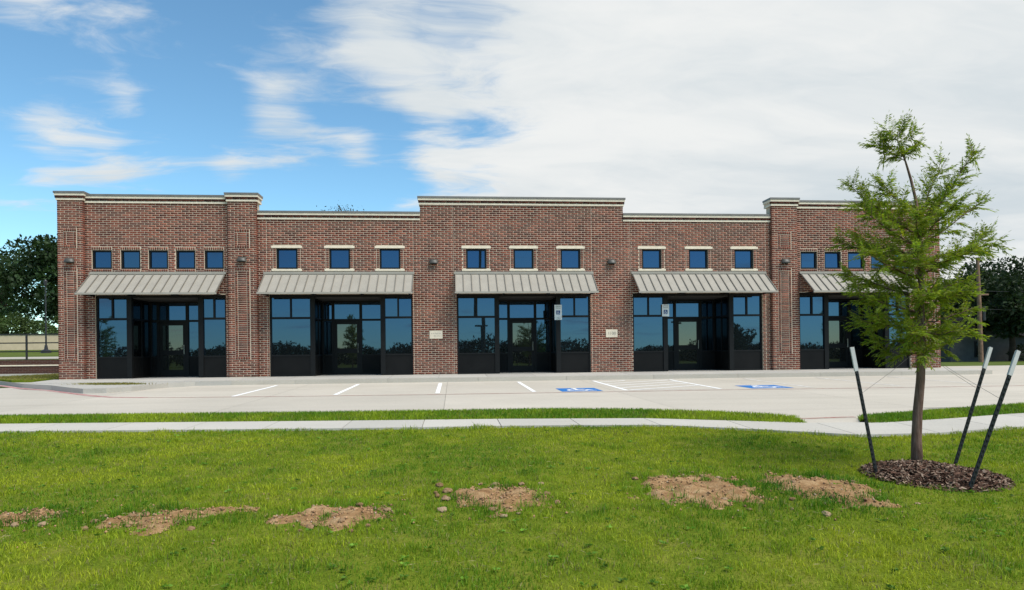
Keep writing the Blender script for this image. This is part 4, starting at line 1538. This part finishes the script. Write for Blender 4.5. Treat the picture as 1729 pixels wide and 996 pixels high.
# ================================================================== grass
def blades(name, X, Y, Z, H, W, C, lean=.75):
    n = len(X)
    an = rng.uniform(0, 2 * np.pi, n); la = rng.uniform(0, 2 * np.pi, n); lm = np.abs(rng.normal(0, lean, n)) + .1
    bx_, by_ = np.cos(an) * W / 2, np.sin(an) * W / 2
    l1x, l1y = np.cos(la) * lm * H * .28, np.sin(la) * lm * H * .28
    l2x, l2y = np.cos(la) * lm * H * 1.0, np.sin(la) * lm * H * 1.0
    hz_ = H / np.sqrt(1 + (lm * .8) ** 2)
    v = np.empty((n, 5, 3), np.float32)
    v[:, 0] = np.stack([X - bx_, Y - by_, Z - .01], 1)
    v[:, 1] = np.stack([X + bx_, Y + by_, Z - .01], 1)
    v[:, 2] = np.stack([X + bx_ * .8 + l1x, Y + by_ * .8 + l1y, Z + hz_ * .55], 1)
    v[:, 3] = np.stack([X - bx_ * .8 + l1x, Y - by_ * .8 + l1y, Z + hz_ * .55], 1)
    v[:, 4] = np.stack([X + l2x, Y + l2y, Z + hz_], 1)
    base = np.arange(n)[:, None] * 5
    f = np.concatenate([base + np.array([[0, 1, 2]]), base + np.array([[0, 2, 3]]), base + np.array([[3, 2, 4]])], 0)
    return np_mesh(name, v.reshape(-1, 3), f, 'grass_blade', None, np.repeat(C, 5, axis=0))


# coarse noise tables so that a hundred thousand blades are quick
GN = 256


def table(scale, seed):
    g = np.zeros((GN, GN), np.float32)
    for i in range(GN):
        for j in range(GN):
            g[i, j] = mnoise.noise(Vector((i * .1 * scale, j * .1 * scale, seed)))
    return g


def look(tb, X, Y):
    u = (X + 12.8) / .1; v = (Y + 30) / .1
    i = np.clip(u.astype(int), 0, GN - 2); j = np.clip(v.astype(int), 0, GN - 2)
    fu = np.clip(u - i, 0, 1); fv = np.clip(v - j, 0, 1)
    return (tb[i, j] * (1 - fu) + tb[i + 1, j] * fu) * (1 - fv) + (tb[i, j + 1] * (1 - fu) + tb[i + 1, j + 1] * fu) * fv


TB1, TB2, TB3 = table(.7, 1.5), table(2.6, 8.5), table(6.5, 4.2)
TZ = np.array([[.018 * mnoise.noise(Vector(((i * .1 - 12.8) * .9, (j * .1 - 30) * .9, 0))) for j in range(GN)] for i in range(GN)], np.float32)


def grass_colour(X, Y, dry=0.0):
    a = look(TB1, X, Y); b_ = look(TB2, X, Y)
    n = len(X)
    k = np.clip(.5 + 1.0 * a + .75 * b_ + rng.normal(0, .24, n), 0, 1)[:, None]
    lush = np.array([.105, .205, .010]); sunny = np.array([.325, .365, .020])
    c_ = lush * (1 - k) + sunny * k
    st_ = (rng.random(n) < .05 + .22 * np.clip(look(TB2, X + 1.3, Y) * 1.6 - .1, 0, 1))[:, None]
    c_ = np.where(st_, np.array([.25, .22, .085]) * rng.uniform(.6, 1.1, (n, 1)), c_)
    c_ = c_ * (1 - dry) + np.array([.22, .175, .06]) * dry
    return c_ * rng.uniform(.72, 1.22, (n, 1))


def scatter(n, dmin, dmax, power):
    """points on the lawn around the viewer's side, denser nearby"""
    u = rng.uniform(0, 1, n)
    d = (dmin ** power + (dmax ** power - dmin ** power) * u) ** (1 / power)
    s = rng.uniform(-1, 1, n) * (d * .92 + .55)
    a = R(YAW)
    return CAM.x + d * math.sin(a) + s * math.cos(a), CAM.y + d * math.cos(a) - s * math.sin(a)


X, Y = scatter(380000, 3.1, 13.0, 1.35)
lo_x = np.array([p[0] for p in WALK_LO]); lo_y = np.array([p[1] for p in WALK_LO])
ok = Y < np.interp(X, lo_x, lo_y) + .02 + .03 * look(TB3, X, Y)
ok &= (np.hypot(X - MX, Y - MY) + .10 * look(TB2, X, Y)) > MR * rng.uniform(.80, 1.06, len(X)) * np.where((rng.random(len(X)) < .05) | ((np.hypot(X - 4.72, Y + 18.62) < .3) & (rng.random(len(X)) < .35)), .35, 1)
X, Y = X[ok], Y[ok]
pm = np.zeros(len(X))
for p in PATCHES:
    near = np.where(np.hypot(X - p['c'][0], Y - p['c'][1]) < 1.5)[0]
    for i in near:
        pm[i] = max(pm[i], patch_mask(p, X[i], Y[i]))
tuft = look(TB3, X, Y)
wild = .85 * np.clip(look(TB3, X + .37, Y + .2) * 2.6 - .2, 0, 1) * np.where(X < -.2, 1, .5)
ok = (rng.random(len(X)) > pm * 1.02 - .05 * (tuft > .25) - wild) & (rng.random(len(X)) < .82 + .9 * tuft)
X, Y, pm, tuft = X[ok], Y[ok], pm[ok], tuft[ok]
Z = np.interp(Y, PRY, PRZ) + look(TZ, X, Y)
fringe = np.zeros(len(X))
for p in PATCHES:
    d = np.hypot((X - p['c'][0]) / (p['a'] * 1.5), (Y - p['c'][1]) / (p['b'] * 1.6))
    fringe = np.maximum(fringe, np.clip(1.25 - d, 0, 1))
H = rng.uniform(.015, .036, len(X)) * (1 + 1.3 * np.clip(tuft, -.5, 1)) * (1 + 1.4 * fringe) * (1 + 1.1 * np.clip(look(TB2, X - 2.1, Y + .7) * 2 - .55, 0, 1)) * np.where(rng.random(len(X)) < .04, 1.7, 1)
W_ = rng.uniform(.0035, .0065, len(X)) * (1 + .06 * (np.hypot(X, Y + 25.08) - 4))
Cg = grass_colour(X, Y)
Cg = Cg * (1 - .60 * np.clip(fringe * 1.3, 0, 1)[:, None] * np.array([1.0, .50, .8]))
Cg = Cg * (1 - .28 * np.clip(look(TB2, X - 2.1, Y + .7) * 2 - .55, 0, 1)[:, None] * np.array([1.4, .8, 1]))
tag(blades('lawn_grass', X, Y, Z, H, W_, Cg), kind='stuff')
# broad-leaved weeds, flat rosettes among the turf, and dry clippings
wx, wy = scatter(420, 3.4, 10.5, 1.6)
okw = wy < np.interp(wx, lo_x, lo_y) - .15
okw &= np.hypot(wx - MX, wy - MY) > MR
wx, wy = wx[okw], wy[okw]
nw = 9
an = rng.uniform(0, 2 * np.pi, (len(wx), nw)).ravel()
px_, py_ = np.repeat(wx, nw), np.repeat(wy, nw)
Pw = np.column_stack([px_, py_, np.interp(py_, PRY, PRZ) + look(TZ, px_, py_) + .016])
Dw = np.column_stack([np.cos(an), np.sin(an), rng.uniform(.1, .7, len(an))]); Dw /= np.linalg.norm(Dw, axis=1, keepdims=True)
Lw = rng.uniform(.022, .05, len(an))
Cw = np.array([[.11, .21, .022]]) * np.repeat(rng.uniform(.6, 1.5, (len(wx), 1)), nw, axis=0) * rng.uniform(.8, 1.2, (len(an), 1))
tag(leaf_mesh('lawn_weeds', Pw, Dw, Lw, Lw * .5, Cw, 'grass_blade', None, .2), kind='stuff')
cx2, cy2 = scatter(2600, 3.3, 11, 1.6)
okc = cy2 < np.interp(cx2, lo_x, lo_y) - .02
cx2, cy2 = cx2[okc], cy2[okc]
Pc = np.column_stack([cx2, cy2, np.interp(cy2, PRY, PRZ) + look(TZ, cx2, cy2) + rng.uniform(.012, .03, len(cx2))])
an = rng.uniform(0, 2 * np.pi, len(cx2))
Dc = np.column_stack([np.cos(an), np.sin(an), rng.uniform(-.2, .25, len(an))])
tag(leaf_mesh('grass_clippings', Pc, Dc, rng.uniform(.03, .08, len(an)), rng.uniform(.003, .005, len(an)), np.array([[.34, .29, .14]]) * rng.uniform(.5, 1.2, (len(an), 1)), 'grass_blade', None), kind='stuff')

# the verges between sidewalk and lot
XS, YS, ZS = [], [], []
for far, lim, n in ((STRIP_FAR, (-14, 5.6), 42000), (RSTRIP_FAR, (6.55, 22), 30000)):
    X = rng.uniform(lim[0], lim[1], n)
    ya = np.interp(X, [p[0] for p in WALK_UP], [p[1] for p in WALK_UP]); yb = np.interp(X, [p[0] for p in far], [p[1] for p in far])
    t_ = rng.uniform(-.01, 1.02, n)
    Y = ya + (yb - ya) * t_
    XS.append(X); YS.append(Y); ZS.append(np.interp(Y, PRY, PRZ) + .015 + .05 * np.sin(np.clip(t_, 0, 1) * np.pi))
X, Y, Z = np.concatenate(XS), np.concatenate(YS), np.concatenate(ZS)
tag(blades('verge_grass', X, Y, Z, rng.uniform(.03, .075, len(X)), rng.uniform(.007, .012, len(X)), grass_colour(X, Y) * np.array([.82, .95, .9])), kind='stuff')
# dry grass plots at the left corner
n = 9000
X = rng.uniform(-18.3, -14.1, n); Y = rng.uniform(-.8, 8.9, n)
ok = (Y > np.interp(X, [-18.3, -16.15, -14.8, -14.1], [3.6, .6, -.7, -.75])); X, Y = X[ok], Y[ok]
X2 = rng.normal(-10.75, .5, 1500); Y2 = -2.62 - .25 * (X2 + 10.75) + rng.normal(0, .17, 1500)
Z = np.concatenate([np.full(len(X), .02), np.full(len(X2), -.095)])
X, Y = np.concatenate([X, X2]), np.concatenate([Y, Y2])
tag(blades('dry_grass', X, Y, Z, rng.uniform(.03, .07, len(X)), rng.uniform(.012, .022, len(X)), grass_colour(X, Y, .85)), kind='stuff')
b = MB()
pl = []
for k in range(20):
    an = 2 * math.pi * k / 20; rr_ = 1 + .18 * math.sin(3 * an + 1) + .1 * math.sin(7 * an)
    pl.append((-10.75 + .95 * rr_ * math.cos(an), -2.62 - .24 * math.cos(an) + .27 * rr_ * math.sin(an)))
b.prism(pl, -.3, -.086)
tag(b.build('planting_strip', 'lawn_soil'), kind='structure')

# ================================================================== left background
ter = MB()
for (y0, z0, y1, z1) in ((9.25, .66, 16, .95), (16, .95, 30, 1.5), (30, 1.5, 90, 2.0)):
    ter.quad((-120, y0, z0), (-13.9, y0, z0), (-13.9, y1, z1), (-120, y1, z1))
tag(ter.build('terrace_ground', 'far_ground'), kind='structure')
tp = MB().quad((-120, 10.6, .735), (-13.95, 10.6, .735), (-13.95, 13.2, .85), (-120, 13.2, .85))
tag(tp.build('terrace_path', 'kerb_concrete'), kind='structure')
t = thing('retaining_wall', (-28, 9.1, -.1), 'low shade-darkened brick retaining wall with pale band left of the building', 'wall')
MB().box(-30, 14.05, -.15, .15, -.1, .50).build('lower_wall', 'brick_far', t)
MB().box(-30, 14.05, -.18, .15, .50, .56).build('stone_band', 'cast_stone', t)
MB().box(-30, 14.05, -.12, .15, .56, .79).build('upper_wall', 'brick_far', t)
t = thing('edging_kerb', (-28, 8.4, -.1), 'thin pale concrete edging at the foot of the low brick wall', 'kerb')
MB().box(-30, 14.0, -.1, .45, 0, .14).build('edging', 'sidewalk_concrete', t)
t = thing('iron_fence', (-20.68, 10.0, .69), 'thin black iron rail fence on the low brick wall', 'fence')
for k in range(-10, 3):
    MB().box(-.035 + k * 2.4, .035 + k * 2.4, -.035, .035, 0, 1.28).build('post', 'rail_metal', t)
for z in (1.22, .80, .38):
    MB().box(-26, 6.7, -.025, .025, z, z + .055).build('rail', 'rail_metal', t)
t = thing('garden_wall', (-38, 28, 1.4), 'long beige rendered wall behind the iron fence', 'wall')
MB().box(-45, 22, -.1, .1, 0, 1.12).build('panel', 'beige_wall', t)
MB().box(-45, 22, -.14, .14, 1.12, 1.2).build('cap', 'beige_wall', t)
t = thing('lamp_post', (-25.42, 20, 1.0), 'thin dark lamp post with flared base before the beige wall', 'lamp post')
MB().tube([(0, 0, 0), (0, 0, .25), (0, 0, .34), (0, 0, .6)], [.30, .28, .11, .075], 12).build('base', 'post_metal', t)
MB().tube([(0, 0, .55), (0, 0, 4.3)], [.05, .035], 10).build('pole', 'post_metal', t)
MB().tube([(0, 0, 4.28), (0, 0, 4.36), (0, 0, 4.62), (0, 0, 4.72)], [.04, .08, .10, .03], 10).build('lantern', 'post_metal', t)

# ================================================================== right background
t = thing('utility_pole', (40.35, 24, -.3), 'brown wooden utility pole standing before the grey house', 'utility pole')
MB().tube([(0.12, 0, -.3), (.02, 0, 4), (-.1, 0, 8.05)], [.17, .15, .12], 10).build('pole', 'pole_wood', t)
MB().box(-.9, .75, -.06, .06, 5.15, 5.27).build('crossarm', 'pole_wood', t)
MB().tube([(.28, -.1, 3.2), (.28, -.1, 4.3)], [.13, .13], 8).build('transformer', 'post_metal', t)
for (z, e, lab) in ((4.85, -1.2, 'power cable running right from the utility pole crossarm'), (6.3, .6, 'upper thin power line past the utility pole top')):
    pts = []
    for k in range(13):
        u = k / 12
        pts.append((40.35 - 14 + 44 * u, 24 + 5 * u, z - .3 - .9 * math.sin(math.pi * u) + .4 * u))
    tag(MB().tube(pts, [.022] * 13, 5).build('power_line', 'cable'), lab, 'power line')
h = thing('house', (48.5, 33, -.5), 'small grey gabled house in the shade of the trees at right', 'house')
HW = MB().box(-5.5, 7, -2.5, 3.5, 0, 2.5)
i = len(HW.v); HW.v += [(-5.5, -2.5, 2.5), (.2, -2.5, 2.5), (-2.65, -2.5, 3.9)]; HW.f.append((i, i + 1, i + 2))
HW.build('wall', 'house_wall', h)
rf = MB()
rf.v += [(-5.9, -2.9, 2.35), (-2.65, -2.9, 4.05), (.6, -2.9, 2.35), (-5.9, 3.9, 2.35), (-2.65, 3.9, 4.05), (.6, 3.9, 2.35),
         (-5.9, -2.9, 2.5), (-2.65, -2.9, 4.2), (.6, -2.9, 2.5), (-5.9, 3.9, 2.5), (-2.65, 3.9, 4.2), (.6, 3.9, 2.5)]
rf.f += [(0, 1, 4, 3), (1, 2, 5, 4), (6, 9, 10, 7), (7, 10, 11, 8), (0, 6, 7, 1), (1, 7, 8, 2), (0, 3, 9, 6), (2, 8, 11, 5), (3, 4, 10, 9), (4, 5, 11, 10)]
i = len(rf.v)
rf.v += [(.61, -3.2, 2.3), (7.4, -3.2, 2.3), (7.4, .5, 3.8), (.61, .5, 3.8), (7.4, 4, 2.3), (.61, 4, 2.3)]
rf.f += [(i, i + 1, i + 2, i + 3), (i + 3, i + 2, i + 4, i + 5)]
rf.build('roof', 'house_roof', h)
w = MB().box(-3.3, -2.5, -2.56, -2.44, .5, 1.9).build('window', 'dark_frame', h)
MB().box(-3.22, -2.58, -2.575, -2.55, .58, 1.82).build('pane', 'tinted_glass', w)
w = MB().box(2.2, 3.8, -2.56, -2.44, .9, 1.9).build('window', 'dark_frame', h)
MB().box(2.3, 3.7, -2.575, -2.55, 1.0, 1.8).build('pane', 'tinted_glass', w)
t = thing('hedge_shrub', (47.2, 29.0, zl(29)), 'dark low shrub before the grey house at right', 'shrub')
n = 2500
q = rng.normal(size=(n, 3)); q /= np.linalg.norm(q, axis=1, keepdims=True)
leaf_mesh('crown', q * np.array([2.6, .8, .75]) * rng.uniform(.5, 1, (n, 1)) ** .5 + np.array([2.5, 0, .7]), (q + rng.normal(size=(n, 3)) * .6) / 1.3, rng.uniform(.1, .2, n), rng.uniform(.06, .1, n), np.tile([.02, .032, .012], (n, 1)) * rng.uniform(.7, 1.3, (n, 1)), 'tree_leaf', t)
MB().tube([(2.5, 0, -.2), (2.5, 0, .6)], [.06, .03], 6).build('trunk', 'dark_bark', t)
t = thing('sunlit_gap_panel', (54.7, 45.5, -.5), 'small pale yellow panel added for the sunlit background in the gap beside the grey house', 'wall')
MB().box(-1.2, 1.2, -.1, .1, .1, 1.7).build('panel', 'sunlit_gap_yellow', t)  # added panel, stands in for sunlit background seen through the gap
MB().box(-1.25, 1.25, -.14, .14, 1.7, 1.78).build('cap', 'sunlit_gap_yellow', t)

# ================================================================== across the street (mirrored in the glass)
t = thing('street_pole', (2.9, -46, zl(-46)), 'tall utility pole mirrored in the middle storefront', 'utility pole')
MB().tube([(0, 0, -.3), (0, 0, 6), (.12, 0, 15)], [.2, .17, .12], 10).build('pole', 'pole_wood', t)
MB().box(-1.2, 1.2, -.07, .07, 13.6, 13.75).build('crossarm', 'pole_wood', t)
for (x, y, lab) in ((4.4, -95, 'street lamp mirrored in the left pane of the middle storefront'), (-1.0, -100, 'second street lamp mirrored in the middle storefront'), (36.0, -80, 'street lamp mirrored in the left pane of the fourth storefront')):
    t = thing('street_lamp', (x, y, zl(y)), lab, 'street lamp', 'street lamps across the street')
    MB().tube([(0, 0, 0), (0, 0, 7.5)], [.14, .09], 8).build('pole', 'post_metal', t)
    MB().box(-1.1, 1.1, -.25, .25, 7.4, 7.65).build('lamp_head', 'post_metal', t)
print('bricks', len(bricks), 'objects', len(bpy.data.objects))
